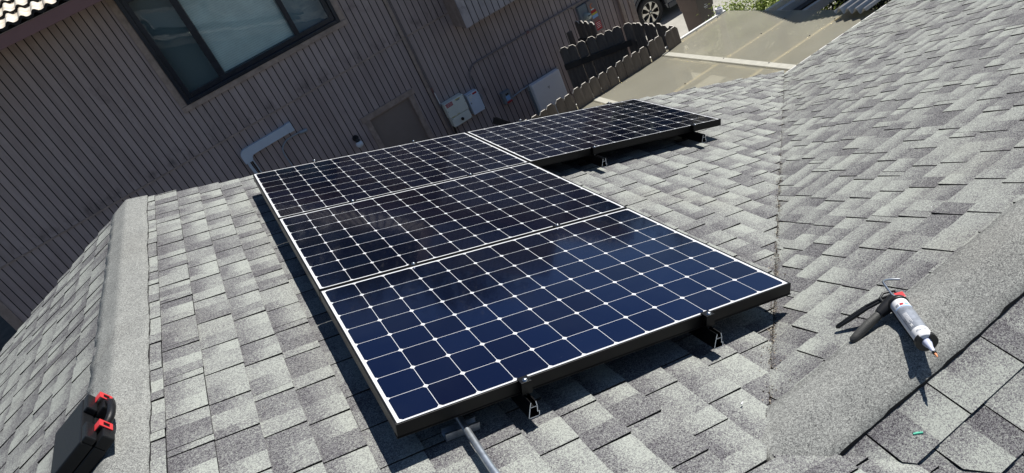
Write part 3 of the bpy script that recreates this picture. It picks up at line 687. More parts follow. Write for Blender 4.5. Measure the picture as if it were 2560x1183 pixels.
# ---------------------------------------------------------------- caulking gun on the right ridge cap
def caulk_gun():
    R0 = Vector((1.492, -1.478, -.437)); F0 = Vector((1.385, -1.650, -.416)); ax = (F0 - R0).normalized()
    t = thing('caulking_gun', 'caulking gun with a white cartridge lying across the ridge cap', 'caulking gun', Matrix.Translation((1.44, -1.56, -.456)))
    I = Matrix.Translation((-1.44, 1.56, .456))
    def bd(mb, n, p=t):
        o = mb.build(n, p)
        if p is t: o.matrix_parent_inverse = I
        return o
    r = .0265; L_ = (F0 - R0).length
    mb = MB(); mb.lathe([(0, .001), (0, r), (.003, r), (.030, r)], R0, ax, 'tube', 32)
    mb.lathe([(L_ * .79, r), (L_ - .004, r), (L_, r - .002), (L_ + .001, .013)], R0, ax, 'tube', 32)
    mb.lathe([(.030, r), (.050, r)], R0, ax, 'tube', 32); mb.lathe([(.050, r + .0001), (L_ * .79, r + .0001)], R0, ax, 'tube_grey', 32)
    # white seam side of the label and blue line
    cart = bd(mb, 'cartridge')
    side = ax.cross(Vector((0, 0, 1))).normalized(); upv = side.cross(ax).normalized()
    def patch(h0, h1, a0, a1, m_, rr=r + .0004):
        q = MB(); n = 8; V = []; Fc = []
        for i in range(n + 1):
            th = math.radians(a0 + (a1 - a0) * i / n); dr = side * math.sin(th) + upv * math.cos(th)
            V += [R0 + ax * h0 + dr * rr, R0 + ax * h1 + dr * rr]
        for i in range(n): Fc.append((2 * i, 2 * i + 1, 2 * i + 3, 2 * i + 2))
        q.mesh(V, Fc, m_, smooth=True); return q
    def addp(a, q):
        b = len(a.v); a.v += q.v; i = a.m(q.mats[0])
        for f in q.f: a.f.append(tuple(b + k for k in f)); a.mi.append(i); a.tone.append((.5,) * 4); a.uv.append(None); a.sm.append(True)
    lab = MB()
    for sg in (1, -1):
        for q in (patch(.050, L_ * .79, sg * 62, sg * 178, 'tube'),): addp(lab, q)
    addp(lab, patch(.050, .0535, -62, 62, 'bluelab', r + .0006)); addp(lab, patch(.0545, .0555, -62, 62, 'white', r + .0006))
    addp(lab, patch(.036, .046, -8, 14, 'red', r + .0006)); addp(lab, patch(.036, .046, -38, -16, 'bluelab', r + .0006)); addp(lab, patch(.036, .046, 24, 44, 'tube_grey', r + .0006))
    for k in range(5): addp(lab, patch(.085, .135 - .006 * (k % 3), 12 + k * 6, 14.5 + k * 6, 'tube', r + .0006))
    addp(lab, patch(.138, .152, 24, 28, 'white', r + .0006)); addp(lab, patch(.138, .152, 34, 38, 'white', r + .0006)); addp(lab, patch(.143, .147, 28, 34, 'white', r + .0006))
    for k in range(8): addp(lab, patch(L_ * .79 + .012 + .002 * (k % 2), L_ * .79 + .020, -30 + k * 8, -26 + k * 8, 'tube_grey', r + .0006))
    o = lab.build('label_print', cart)
    mb = MB(); mb.lathe([(L_ + .0005, .0135), (L_ + .010, .0125), (L_ + .028, .0075), (L_ + .050, .0048), (L_ + .052, .0040), (L_ + .052, .0005)], R0, ax, 'nozzle', 20)
    mb.lathe([(L_ + .050, .0060), (L_ + .058, .0058), (L_ + .058, .001)], R0, ax, 'black', 14); bd(mb, 'nozzle')
    mb = MB(); mb.tube([F0 + ax * .056, F0 + ax * .064, F0 + ax * .072 - upv * .002], [.0032, .0036, .0016], 'copper', 10); bd(mb, 'dried_tip')
    # carriage: rear cup, half-round cradle, front plate
    mb = MB(); mb.lathe([(-.014, .001), (-.014, .014), (-.008, .027), (.002, .0295), (.010, .0298), (.010, .0268)], R0, ax, 'black', 28)
    V = []; Fc = []; n = 14
    for i in range(n + 1):
        th = math.radians(112 + 136 * i / n); dr = side * math.sin(th) + upv * math.cos(th)
        for rr, h in ((r + .0012, .008), (r + .0012, L_ - .001), (r + .0032, L_ - .001), (r + .0032, .008)): V.append(R0 + ax * h + dr * rr)
    for i in range(n):
        for k in range(4): Fc.append((4 * i + k, 4 * i + (k + 1) % 4, 4 * i + 4 + (k + 1) % 4, 4 * i + 4 + k))
    mb.mesh(V, Fc, 'black', smooth=True)
    V = []; Fc = []; n = 24                      # front ring with slot for nozzle
    for i in range(n + 1):
        th = math.radians(32 + 296 * i / n); dr = side * math.sin(th) + upv * math.cos(th)
        for rr, h in ((.0138, L_ - .001), (.0138, L_ + .004), (r + .0045, L_ + .006), (r + .0050, L_ - .006), (r + .003, L_ - .006), (r + .0028, L_ - .001)): V.append(R0 + ax * h + dr * rr)
    for i in range(n):
        for k in range(6): Fc.append((6 * i + k, 6 * i + (k + 1) % 6, 6 * i + 6 + (k + 1) % 6, 6 * i + 6 + k))
    for b in (0, 6 * n): Fc.append(tuple(b + k for k in range(6)))
    mb.mesh(V, Fc, 'black'); bd(mb, 'cradle')
    mb = MB(); B = R0 - ax * .014                     # push rod with hook
    h1 = B - ax * .080
    hk = h1 - ax * .022
    pts = [R0 + ax * .0, B - ax * .03, h1, hk, hk + Vector((.010, .012, -.004)), hk + Vector((.026, .016, -.010)), hk + Vector((.046, .010, -.018)), hk + Vector((.066, -.004, -.026))]
    P_ = pts; out = []
    for i in range(len(P_) - 1):
        a0, a1, a2, a3 = P_[max(0, i - 1)], P_[i], P_[i + 1], P_[min(len(P_) - 1, i + 2)]
        for k in range(6):
            u = k / 6; out.append(.5 * ((2 * a1) + (a2 - a0) * u + (2 * a0 - 5 * a1 + 4 * a2 - a3) * u * u + (3 * a1 - a0 - 3 * a2 + a3) * u ** 3))
    mb.tube(out + [P_[-1]], .0042, 'steel', 10); bd(mb, 'push_rod')
    mb = MB(); mb.lathe([(0, .010), (.020, .010)], B - ax * .022, ax, 'steel', 16, caps=True); bd(mb, 'rod_bushing')
    # body block, grip, trigger, red release
    mb = MB(); gb = B - ax * .010; gd = (Vector((1.322, -1.438, -.486)) - gb).normalized()
    mb.tube([gb + side * 0, gb + gd * .045, gb + gd * .07], [.022, .020, .016], 'black', 12); bd(mb, 'body')
    mb = MB(); e = Vector((1.322, -1.440, -.488)); s0 = gb + gd * .060
    mb.tube([s0, s0.lerp(e, .15), s0.lerp(e, .5) + Vector((0, 0, .003)), s0.lerp(e, .88), e, e.lerp(s0, -.06)], [.012, .0140, .0150, .0145, .0128, .006], 'foam', 14); bd(mb, 'grip')
    mb = MB(); tr0 = B - ax * .030 + side * 0; e2_ = Vector((1.366, -1.338, -.522))
    mid = tr0.lerp(e2_, .45) + Vector((0, 0, .012))
    for off in (-.0065, .0065):
        o_ = ax * off
        mb.tube([tr0 + o_, tr0.lerp(mid, .5) + o_ + Vector((0, 0, .004)), mid + o_, mid.lerp(e2_, .5) + o_, e2_ + o_ * .6], [.004, .0045, .005, .0055, .005], 'black', 10)
    mb.tube([mid, e2_, e2_ + (e2_ - mid) * .05], [.006, .007, .003], 'black', 10); bd(mb, 'trigger')
    mb = MB(); rc = Vector((1.530, -1.452, -.452)); rx_ = -side
    TT = frame(rc, ax, ax.cross(Vector((0, 0, 1))).normalized(), Vector((0, 0, 1)) - ax * ax.z)
    mb.box(-.016, .016, -.017, .012, -.008, .008, 'red_plastic', bev=.004, T=TT); bd(mb, 'release_lever')
    mb = MB(); mb.tube([rc + ax * .014, rc - ax * .014 - Vector((.0, 0, .01)), B - ax * .052 + side * (-.014), B - ax * .056 + side * .02, B - ax * .034 + side * .038, B - ax * .01 + side * .036], .0042, 'black', 8)
    bd(mb, 'frame_strap')
    mb = MB(); mb.tube([B - ax * .008 + side * .012, B - ax * .0 + side * .030 + upv * .004], .0018, 'steel', 8); mb.tube([B - ax * .02 + side * .018, B + side * .022], .0018, 'steel', 8); bd(mb, 'spring')
    return t
caulk_gun()
mb = MB(); q = Vector((1.161, -1.758, -.534)); mb.tube([q, q + Vector((.012, -.006, -.002)), q + Vector((.022, -.013, -.003))], [.003, .0038, .003], 'green', 8)
tag(mb.build('plastic_scrap'), 'tiny green plastic scrap on the near shingles', 'scrap')
mb = MB(); q = Vector((.905, -1.37, -.475)); mb.tube([q, q + Vector((.010, .003, -.001))], [.003, .002], 'white', 7)
tag(mb.build('pale_chip'), 'pale chip on the shingles by the foot of the valley', 'chip')

# ---------------------------------------------------------------- neighbour's house
HX = Vector((1, .02, 0)).normalized(); UP = Vector((-.015, -.04, 1)); UP = (UP - HX * HX.dot(UP)).normalized(); NW = HX.cross(UP)
WO = Vector((0, 8.04, 0)); WF = frame(WO, HX, -NW, UP)      # wall frame: x along wall, -y outwards, z up
def on_wall(a, b, c=0.0): return WF @ Matrix.Translation((a, -c, b))
nh = thing('neighbour_house', 'two storey house with dark brown vertical siding across the yard', 'house', WF.copy())
BG = G - .05
def siding(mb, a0, a1, b0, b1, c0, ph, mname, holes=()):
    k = math.floor((a0 - ph) / .1016); x = ph + k * .1016
    while x < a1:
        l, r_ = max(x, a0), min(x + .1016, a1)
        if r_ - l > .006:
            cols = [(l, r_)]; spans = [(b0, b1)]
            segs = [(l + (.0062 if l == x else 0), r_ - (.0062 if r_ == x + .1016 else 0))]
            # split the column at hole edges
            xs = sorted(set([segs[0][0], segs[0][1]] + [h for H in holes for h in (H[0], H[1]) if segs[0][0] < h < segs[0][1]]))
            for i in range(len(xs) - 1):
                m_ = (xs[i] + xs[i + 1]) / 2; sp = [(b0, b1)]
                for H in holes:
                    if H[0] <= m_ <= H[1]:
                        ns = []
                        for s0, s1 in sp:
                            if H[2] > s0: ns.append((s0, min(s1, H[2])))
                            if H[3] < s1: ns.append((max(s0, H[3]), s1))
                        sp = [q for q in ns if q[1] - q[0] > 1e-4]
                for s0, s1 in sp:
                    mb.face([(xs[i], -c0, s0), (xs[i + 1], -c0, s0), (xs[i + 1], -c0, s1), (xs[i], -c0, s1)], mname)
                    if i == 0: mb.face([(xs[0], -c0, s0), (xs[0], -c0, s1), (xs[0], -c0 + .009, s1), (xs[0], -c0 + .009, s0)], 'groove')
                    if i == len(xs) - 2: mb.face([(xs[-1], -c0, s0), (xs[-1], -c0 + .009, s0), (xs[-1], -c0 + .009, s1), (xs[-1], -c0, s1)], 'groove')
        x += .1016
WIN = (-.325, 2.16, -.276, 1.30); DOOR = (1.83, 2.565, BG, -1.805)
mb = MB(); SE = -.95; EAVE = 1.345
siding(mb, -3.86, 7.12, SE + .012, EAVE, .004, .044, 'siding', [WIN]); siding(mb, -3.86, 7.12, BG, SE - .012, 0, .044, 'siding', [DOOR])
for (a0, a1, b0, b1) in ((-3.86, WIN[0], BG, EAVE), (WIN[1], DOOR[1], DOOR[3], EAVE), (DOOR[1], 7.12, BG, EAVE), (WIN[0], WIN[1], WIN[3], EAVE), (WIN[0], DOOR[0], BG, WIN[2]), (DOOR[0], WIN[1], DOOR[3], WIN[2])):
    mb.face([(a0, .009, b0), (a1, .009, b0), (a1, .009, b1), (a0, .009, b1)], 'groove')
mb.box(-3.86, 7.12, -.010, .0085, SE - .011, SE + .011, 'trim')
mb.face([(7.12, 0, BG), (7.12, 9, BG), (7.12, 9, EAVE), (7.12, 0, EAVE)], 'siding'); mb.face([(-3.86, 0, BG), (-3.86, 9, BG), (-3.86, 9, EAVE), (-3.86, 0, EAVE)], 'siding')
mb.build('wall', nh)
mb = MB(); mb.box(-3.93, -3.80, -.022, .10, BG, EAVE, 'trim', bev=.003); mb.box(7.05, 7.16, -.022, .12, BG, EAVE, 'trim', bev=.003); split_build(mb, 'corner_trim', nh)
mb = MB(); mb.box(2.895, 2.945, -.022, -.002, BG, EAVE, 'trim', bev=.003); mb.build('batten', nh)
# door
d = MB(); d.box(1.83, 2.565, .030, .06, BG, -1.805, 'door'); dr = d.build('door', nh)
d = MB(); d.box(1.70, 2.69, -.022, -.001, -1.795, -1.70, 'trim', bev=.003); d.box(1.745, 1.828, -.020, -.001, BG, -1.797, 'trim', bev=.003); d.box(2.567, 2.65, -.020, -.001, BG, -1.797, 'trim', bev=.003)
d.box(1.828, 1.836, -.001, .029, BG, -1.806, 'trim'); d.box(2.559, 2.567, -.001, .029, BG, -1.806, 'trim'); d.box(1.837, 2.558, -.001, .029, -1.812, -1.804, 'trim'); d.build('frame', dr)
# window
wn = MB(); a0, a1, b0, b1 = WIN; gz0, gz1 = -.150, 1.170; S4 = [-.205, .250, .341, 1.472, 1.545, 2.036]
wn.box(a0, a0 + .055, -.045, .03, b0, b1, 'win_frame', bev=.006); wn.box(a1 - .055, a1, -.045, .03, b0, b1, 'win_frame', bev=.006)
wn.box(a0 + .0555, a1 - .0555, -.045, .03, b0, b0 + .055, 'win_frame', bev=.006); wn.box(a0 + .0555, a1 - .0555, -.045, .03, b1 - .06, b1, 'win_frame', bev=.006)
wn.box(a0 + .0555, S4[0], -.018, .035, b0 + .0555, b1 - .0605, 'win_frame', bev=.004); wn.box(S4[5], a1 - .0555, -.018, .035, b0 + .0555, b1 - .0605, 'win_frame', bev=.004)
wn.box(S4[0] + .0005, S4[5] - .0005, -.014, .035, b0 + .0555, gz0, 'win_frame', bev=.004); wn.box(S4[0] + .0005, S4[5] - .0005, -.014, .035, gz1, b1 - .0605, 'win_frame', bev=.004)
wn.box(S4[1], S4[2], -.022, .035, gz0 + .0005, gz1 - .0005, 'win_frame', bev=.005); wn.box(S4[3], S4[4], -.022, .035, gz0 + .0005, gz1 - .0005, 'win_frame', bev=.005)
win = wn.build('window', nh)
for (x0, x1) in ((S4[0], S4[1]), (S4[2], S4[3]), (S4[4], S4[5])):
    q = MB(); q.face([(x0, .012, gz0), (x1, .012, gz0), (x1, .012, gz1), (x0, .012, gz1)], 'glass'); q.build('pane', win)
q = MB(); nsl = 44
for k in range(nsl):
    z0 = gz0 + .01 + (gz1 - gz0 - .02) * k / nsl; z1 = z0 + (gz1 - gz0) / nsl * .97; q.face([(S4[2] + .012, .060, z0), (S4[3] - .012, .060, z0), (S4[3] - .012, .050, z1), (S4[2] + .012, .050, z1)], 'blind')
q.build('blind', win)
q = MB(); q.box(a0 + .01, a1 - .01, .22, .24, b0, b1, 'dark_room'); q.box(a0 + .01, a1 - .01, .04, .9, b0 - .02, b0 + .02, 'dark_room'); q.box(a0, a0 + .02, .04, .9, b0 + .03, b1, 'dark_room'); q.box(a1 - .02, a1, .04, .9, b0 + .03, b1, 'dark_room'); q.box(a0 + .03, a1 - .03, .04, .9, b1, b1 + .03, 'dark_room'); q.build('room_interior', win)
q = MB(); q.box(a0 - .09, a0 - .003, -.024, -.005, b0 - .001, EAVE, 'trim', bev=.003); q.box(a1 + .003, a1 + .09, -.024, -.005, b0 - .001, EAVE, 'trim', bev=.003)
q.box(a0 - .095, a1 + .095, -.034, -.005, b0 - .078, b0 - .003, 'trim', bev=.004); q.build('window_trim', win)
# projecting bay
B0, B1, BB, BC = 3.775, 6.25, -1.172, .50
b = MB(); siding(b, B0, B1, BB, 2.4, BC, .044 + .0135, 'siding_light')
b.face([(B0, -BC + .009, BB), (B1, -BC + .009, BB), (B1, -BC + .009, 2.4), (B0, -BC + .009, 2.4)], 'groove')
b.face([(B0 + .001, -BC + .001, BB), (B0 + .001, -.005, BB), (B0 + .001, -.005, 2.4), (B0 + .001, -BC + .001, 2.4)], 'trim'); b.face([(B1, -BC, BB), (B1, 0, BB), (B1, 0, 2.4), (B1, -BC, 2.4)], 'siding')
b.face([(B0, -BC, BB), (B1, -BC, BB), (B1, 0, BB), (B0, 0, BB)], 'trim'); b.box(B0 - .003, B0 + .09, -BC - .014, -BC - .001, BB - .003, 2.4, 'siding_light', bev=.002)
b.build('bay', nh)
# eave: fascia, soffit, tile roof
f = MB(); FC = .60
f.box(-4.6, 7.9, -FC - .02, -FC + .02, 1.350, 1.490, 'fascia', bev=.002); f.box(-4.6, 7.9, -FC - .026, -FC + .01, 1.4905, 1.496, 'trim'); f.build('fascia', nh)
f = MB(); f.face([(-4.6, -FC + .02, EAVE + .006), (7.9, -FC + .02, EAVE + .006), (7.9, .05, EAVE + .006), (-4.6, .05, EAVE + .006)], 'trim'); f.build('soffit', nh)
rf = MB(); pitch = .152; expo = .42; sl = math.radians(15); rnd = random.Random(4)
def wave(u):
    u = u % 1.0
    return .034 * math.sin(PI * u / .58) if u < .58 else -.006 * math.sin(PI * (u - .58) / .42)
nrow = 13; NS = 10
for r_ in range(nrow):
    for k in range(int(12.6 / pitch)):
        x0 = -4.65 + k * pitch; jz = rnd.uniform(0, .006); jy = rnd.uniform(-.008, .008); V = []; Fq = []
        for i in range(NS + 1):
            u = i / NS; zz = wave(u)
            for (dist, lf) in ((r_ * expo - .02 + jy, .050 + jz), ((r_ + 1) * expo + .03, .012)):
                V.append(Vector((x0 + u * pitch * .985, -FC - .03 + dist * math.cos(sl), 1.500 + dist * math.sin(sl) + zz + lf)))
        for i in range(NS): Fq.append((2 * i, 2 * i + 2, 2 * i + 3, 2 * i + 1))
        rf.mesh(V, Fq, 'tile', smooth=True)
        for i in range(NS):
            a_, b_ = V[2 * i], V[2 * i + 2]; dn = Vector((0, .006, -.024 if r_ else -.04)); rf.mesh([a_, b_, b_ + dn, a_ + dn], [(0, 1, 2, 3)], 'tile_dark')  # tile butts painted near-black as the shadow under each row
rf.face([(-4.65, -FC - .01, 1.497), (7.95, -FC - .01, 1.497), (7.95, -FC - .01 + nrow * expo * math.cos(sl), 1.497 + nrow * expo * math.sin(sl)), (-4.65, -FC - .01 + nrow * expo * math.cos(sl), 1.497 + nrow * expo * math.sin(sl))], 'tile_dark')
yr_ = -FC + nrow * expo * math.cos(sl); zr_ = 1.53 + nrow * expo * math.sin(sl)
rf.face([(-4.65, yr_, zr_), (7.95, yr_, zr_), (7.95, yr_ + 5, zr_ - 1.7), (-4.65, yr_ + 5, zr_ - 1.7)], 'tile'); rf.build('roof', nh, fix=False)

# ---------------------------------------------------------------- things on the neighbour's wall
def wt(name, a, b, label, cat): return thing(name, label, cat, on_wall(a, b))
# line-set cover
t = wt('pipe_cover', -.1, -1.3, 'blue-grey plastic pipe cover bent down the brown wall at left', 'pipe cover')
m_ = MB(); a_ = .1; z_ = 1.3
pts = []
def arc(cx, cy, r, t0, t1, n=8): return [(cx + r * math.cos(t0 + (t1 - t0) * i / n), cy + r * math.sin(t0 + (t1 - t0) * i / n)) for i in range(n + 1)]
outl = [(.735, -1.185), (.735, -1.315), (.10, -1.322)] + arc(.055, -1.375, .05, PI / 2, PI, 6)[1:] + [(-.008, -1.378), (-.008, -1.400)] + [(-.128, -1.400)] + arc(-.030, -1.292, .100, PI, PI / 2, 6) + [(.02, -1.190)]
m_.prism([(u + a_, v + z_) for u, v in outl], (0, 0, 0), (1, 0, 0), (0, 0, 1), (0, -1, 0), .062, 'grey_paint'); m_.build('cover', t)
m_ = MB(); m_.box(.655 + a_, .745 + a_, -.068, 0, -1.322 + z_, -1.176 + z_, 'grey_paint', bev=.006); m_.build('end_cap', t)
m_ = MB(); m_.tube([(-.085 + a_, -.032, -1.39 + z_), (-.088 + a_, -.034, -1.46 + z_), (-.080 + a_, -.036, -1.60 + z_), (-.075 + a_, -.036, -2.2 + z_)], .024, 'grey_paint', 12); m_.tube([(-.03 + a_, -.03, -1.39 + z_), (-.028 + a_, -.03, -2.2 + z_)], .008, 'black', 8)
m_.tube([(-.010 + a_, -.03, -1.39 + z_), (-.004 + a_, -.03, -2.2 + z_)], .007, 'grey_paint', 8); m_.build('pipes', t)
t = wt('conduit_elbow', .6, -1.4, 'thin grey conduit curving down the wall beside the pipe cover', 'conduit')
m_ = MB(); pts = [(.875, -1.417), (.781, -1.399), (.70, -1.392), (.622, -1.395), (.555, -1.402), (.508, -1.425), (.465, -1.455), (.441, -1.492), (.424, -1.545), (.420, -1.60), (.428, -1.74), (.43, -2.6)]
m_.tube([(u - .6, -.022, v + 1.4) for u, v in pts], .0105, 'conduit_grey', 10); m_.build('pipe', t)
m_ = MB(); m_.tube([(.79 - .6, -.03, -1.402 + 1.4), (.905 - .6, -.035, -1.416 + 1.4)], .026, 'conduit_grey', 12); m_.build('junction_fitting', t)
# globe light
t = wt('wall_light', 1.488, -1.93, 'white globe lamp on the wall left of the brown door', 'wall light')
m_ = MB(); m_.lathe([(0, .001), (0, .05), (.012, .052), (.03, .04), (.05, .018), (.075, .016)], (0, -.001, 0), (0, -1, 0), 'black', 20); m_.lathe([(0, .018), (.045, .04), (.055, .041)], (0, -.072, .012), (0, 0, -1), 'black', 20); m_.build('bracket', t)
m_ = MB(); m_.lathe([(.045 + .062 * (1 - math.cos(k * PI / 12)), max(.001, .062 * math.sin(k * PI / 12))) for k in range(1, 13)], (0, -.072, .012), (0, 0, -1), 'globe', 24); m_.build('globe', t)
# inverter
t = wt('inverter', 3.19, -2.38, 'off-white two-part inverter box with black knob and aerial', 'inverter')
def wb(n, p, a0, a1, b0, b1, c0, c1, m, bev=.004, oa=0, ob=0):
    q = MB(); q.box(a0 - oa, a1 - oa, -c1, -c0, b0 - ob, b1 - ob, m, bev=bev); return q.build(n, p)
oa, ob = 3.19, -2.38
wb('upper_cover', t, 3.000, 3.372, -2.442, -2.167, .02, .17, 'box_white', .010, oa, ob); wb('lower_cover', t, 3.015, 3.366, -2.612, -2.449, .02, .16, 'box_white', .008, oa, ob)
q = MB(); q.box(3.01 - oa, 3.36 - oa, -.02, 0, -2.60 - ob, -2.17 - ob, 'box_grey'); q.build('back_plate', t)
q = MB(); q.lathe([(0, .001), (0, .026), (.02, .026), (.024, .022), (.024, .001)][::-1], (3.191 - oa, -.162, -2.538 - ob), (0, -1, 0), 'black', 20); q.box(3.186 - oa, 3.196 - oa, -.200, -.184, -2.562 - ob, -2.514 - ob, 'black', bev=.002); q.build('knob', t)
q = MB(); q.tube([(2.985 - oa, -.05, -2.165 - ob), (2.978 - oa, -.05, -1.945 - ob)], .008, 'white', 10); q.tube([(2.985 - oa, -.05, -2.20 - ob), (2.985 - oa, -.05, -2.155 - ob)], .014, 'box_grey', 10); q.build('aerial', t)
q = MB(); q.box(3.022 - oa, 3.145 - oa, -.1725, -.1705, -2.245 - ob, -2.178 - ob, 'red')
for k in range(3): q.box(3.030 - oa, 3.137 - oa, -.1740, -.1730, -2.196 - k * .018 - ob, -2.191 - k * .018 - ob, 'white')
q.box(3.205 - oa, 3.30 - oa, -.1725, -.1705, -2.200 - ob, -2.186 - ob, 'yellow'); q.box(3.225 - oa, 3.285 - oa, -.1725, -.1705, -2.218 - ob, -2.204 - ob, 'box_grey'); q.box(3.03 - oa, 3.10 - oa, -.1725, -.1705, -2.432 - ob, -2.424 - ob, 'yellow'); q.box(3.14 - oa, 3.19 - oa, -.1725, -.1705, -2.428 - ob, -2.420 - ob, 'yellow'); split_build(q, 'sticker', t)
q = MB()
for (u, v, cc) in ((3.014, -2.185, .17), (3.358, -2.185, .17), (3.358, -2.30, .17), (3.358, -2.425, .17), (3.014, -2.425, .17), (3.014, -2.31, .17), (3.03, -2.465, .16), (3.352, -2.465, .16), (3.352, -2.597, .16), (3.03, -2.597, .16)):
    q.lathe([(0, .005), (.002, .005), (.002, .0005)], (u - oa, -cc - .0005, v - ob), (0, -1, 0), 'black', 8)
split_build(q, 'screw', t)
q = MB(); q.tube([(3.03 - oa, -.06, -2.60 - ob), (3.02 - oa, -.05, -2.72 - ob), (3.01 - oa, -.04, -3.7 - ob)], .017, 'black', 10); q.build('cable', t)
# disconnect box
t = wt('disconnect_box', 3.54, -2.44, 'pale blue-grey cabinet right beside the inverter', 'electrical box'); oa, ob = 3.54, -2.44
wb('cabinet', t, 3.432, 3.646, -2.622, -2.247, 0, .12, 'box_blue', .005, oa, ob)
q = MB(); q.box(3.545 - oa, 3.625 - oa, -.1225, -.1205, -2.292 - ob, -2.262 - ob, 'red'); q.box(3.462 - oa, 3.520 - oa, -.1222, -.1205, -2.335 - ob, -2.285 - ob, 'white'); q.box(3.455 - oa, 3.515 - oa, -.1222, -.1205, -2.268 - ob, -2.262 - ob, 'box_grey')
q.box(3.455 - oa, 3.490 - oa, -.1222, -.1205, -2.375 - ob, -2.350 - ob, 'white'); q.box(3.452 - oa, 3.472 - oa, -.1224, -.1205, -2.422 - ob, -2.400 - ob, 'tube_grey'); split_build(q, 'sticker', t)
q = MB(); q.box(3.6465 - oa, 3.665 - oa, -.10, -.03, -2.60 - ob, -2.30 - ob, 'box_blue', bev=.003); q.tube([(3.655 - oa, -.11, -2.33 - ob), (3.672 - oa, -.14, -2.36 - ob), (3.672 - oa, -.14, -2.43 - ob)], .006, 'box_grey', 8); q.build('lever', t)
# small switch box with flex
t = wt('switch_box', 4.12, -2.68, 'small dark grey switch box between the cabinet and the white battery', 'electrical box'); oa, ob = 4.12, -2.68
wb('box', t, 4.036, 4.206, -2.775, -2.565, 0, .095, 'box_grey', .006, oa, ob)
q = MB(); q.box(4.085 - oa, 4.165 - oa, -.0975, -.0955, -2.728 - ob, -2.640 - ob, 'bluelab'); q.box(4.100 - oa, 4.125 - oa, -.0975, -.0955, -2.632 - ob, -2.600 - ob, 'black'); q.box(4.132 - oa, 4.157 - oa, -.0975, -.0955, -2.632 - ob, -2.600 - ob, 'black')
q.box(4.075 - oa, 4.180 - oa, -.098, -.0955, -2.775 - ob, -2.742 - ob, 'red'); split_build(q, 'sticker', t)
q = MB(); q.tube([(4.205 - oa, -.05, -2.73 - ob), (4.26 - oa, -.05, -2.733 - ob), (4.34 - oa, -.05, -2.722 - ob), (4.45 - oa, -.05, -2.715 - ob), (4.57 - oa, -.05, -2.714 - ob)], .013, 'conduit_grey', 10); q.build('flexible_conduit', t)
# battery
t = wt('battery_cabinet', 4.88, -2.69, 'large glossy white battery cabinet on the wall behind the picket fence', 'battery cabinet'); oa, ob = 4.88, -2.69
wb('cover', t, 4.577, 5.186, -3.66, -2.693, .06, .17, 'battery', .014, oa, ob); wb('back_frame', t, 4.565, 5.20, -3.66, -2.705, 0, .058, 'box_grey', .004, oa, ob)
q = MB(); q.box(4.545 - oa, 4.563 - oa, -.055, 0, -2.80 - ob, -2.70 - ob, 'galv'); q.box(5.20 - oa, 5.25 - oa, -.03, -.01, -2.722 - ob, -2.710 - ob, 'galv'); split_build(q, 'bracket', t)
q = MB()   # T-shaped emblem
for poly in ([(-.030, .016), (-.024, .024), (0, .029), (.024, .024), (.030, .016), (.015, .020), (0, .0215), (-.015, .020)], [(-.022, .014), (-.008, .018), (0, .010), (.008, .018), (.022, .014), (.012, .010), (.008, .006), (0, -.030), (-.008, .006), (-.012, .010)]):
    q.prism([(u + 4.882 - oa, v - 2.895 - ob) for u, v in poly], (0, -.1705, 0), (1, 0, 0), (0, 0, 1), (0, -1, 0), .001, 'tube_grey')
q.build('emblem', t)
# long painted conduit
t = wt('painted_conduit', 3.7, -1.9, 'long brown painted conduit bending across the siding above the cabinets', 'conduit')
q = MB(); pts = [(3.668, -2.255), (3.672, -2.05), (3.690, -1.985), (3.722, -1.935), (3.775, -1.893), (3.84, -1.874), (4.2, -1.877), (5.0, -1.885), (5.6, -1.89), (6.05, -1.893)]
q.tube([(u - 3.7, -.022, v + 1.9) for u, v in pts], .0155, 'conduit_paint', 10); q.build('pipe', t)
q = MB(); q.box(4.92 - 3.7, 4.97 - 3.7, -.042, 0, -1.905 + 1.9, -1.865 + 1.9, 'fascia', bev=.003); q.build('strap', t)
t = wt('thin_riser', 2.97, -2.0, 'thin brown riser pipe with a red band left of the inverter', 'conduit')
q = MB(); q.tube([(.005, -.016, 3.3), (.005, -.016, -1.7)], .011, 'conduit_paint', 8); q.build('pipe', t); q = MB(); q.tube([(.005, -.016, .14), (.005, -.016, -.02)], .0125, 'fascia', 8); q.build('band', t)
# electric meter and its panel
t = wt('meter_panel', 6.2, -2.2, 'electric meter panel with round dome and coloured warning stickers', 'electric meter'); oa, ob = 6.2, -2.2
wb('cabinet', t, 6.165, 6.365, -2.545, -1.945, 0, .09, 'conduit_paint', .005, oa, ob); wb('meter_plate', t, 5.975, 6.163, -2.40, -1.955, 0, .075, 'box_grey', .005, oa, ob); wb('surround', t, 5.90, 6.42, -1.943, -1.90, 0, .03, 'trim', .003, oa, ob)
q = MB(); q.lathe([(0, .062), (.03, .064), (.05, .060), (.085, .055), (.100, .045), (.106, .001)], (6.098 - oa, -.075, -2.165 - ob), (0, -1, 0), 'meter_glass', 24); q.build('meter_dome', t)
q = MB(); q.box(6.062 - oa, 6.134 - oa, -.1845, -.183, -2.152 - ob, -2.138 - ob, 'black'); q.build('meter_display', t)
q = MB(); yy = (-.0925, -.0905)
for (x0, x1, z0, z1, c) in ((6.21, 6.33, -2.555 + .05, -2.345, 'red'), (6.20, 6.32, -2.335, -2.275, 'fascia'), (6.20, 6.32, -2.272, -2.215, 'bluelab'), (6.20, 6.32, -2.212, -2.180, 'yellow'), (6.20, 6.31, -2.177, -2.130, 'red')):
    q.box(x0 - oa, x1 - oa, yy[0], yy[1], z0 - ob, z1 - ob, c)
for k in range(4): q.box(6.225 - oa, 6.315 - oa, -.0942, -.0930, -2.375 - k * .03 - ob, -2.367 - k * .03 - ob, 'white')
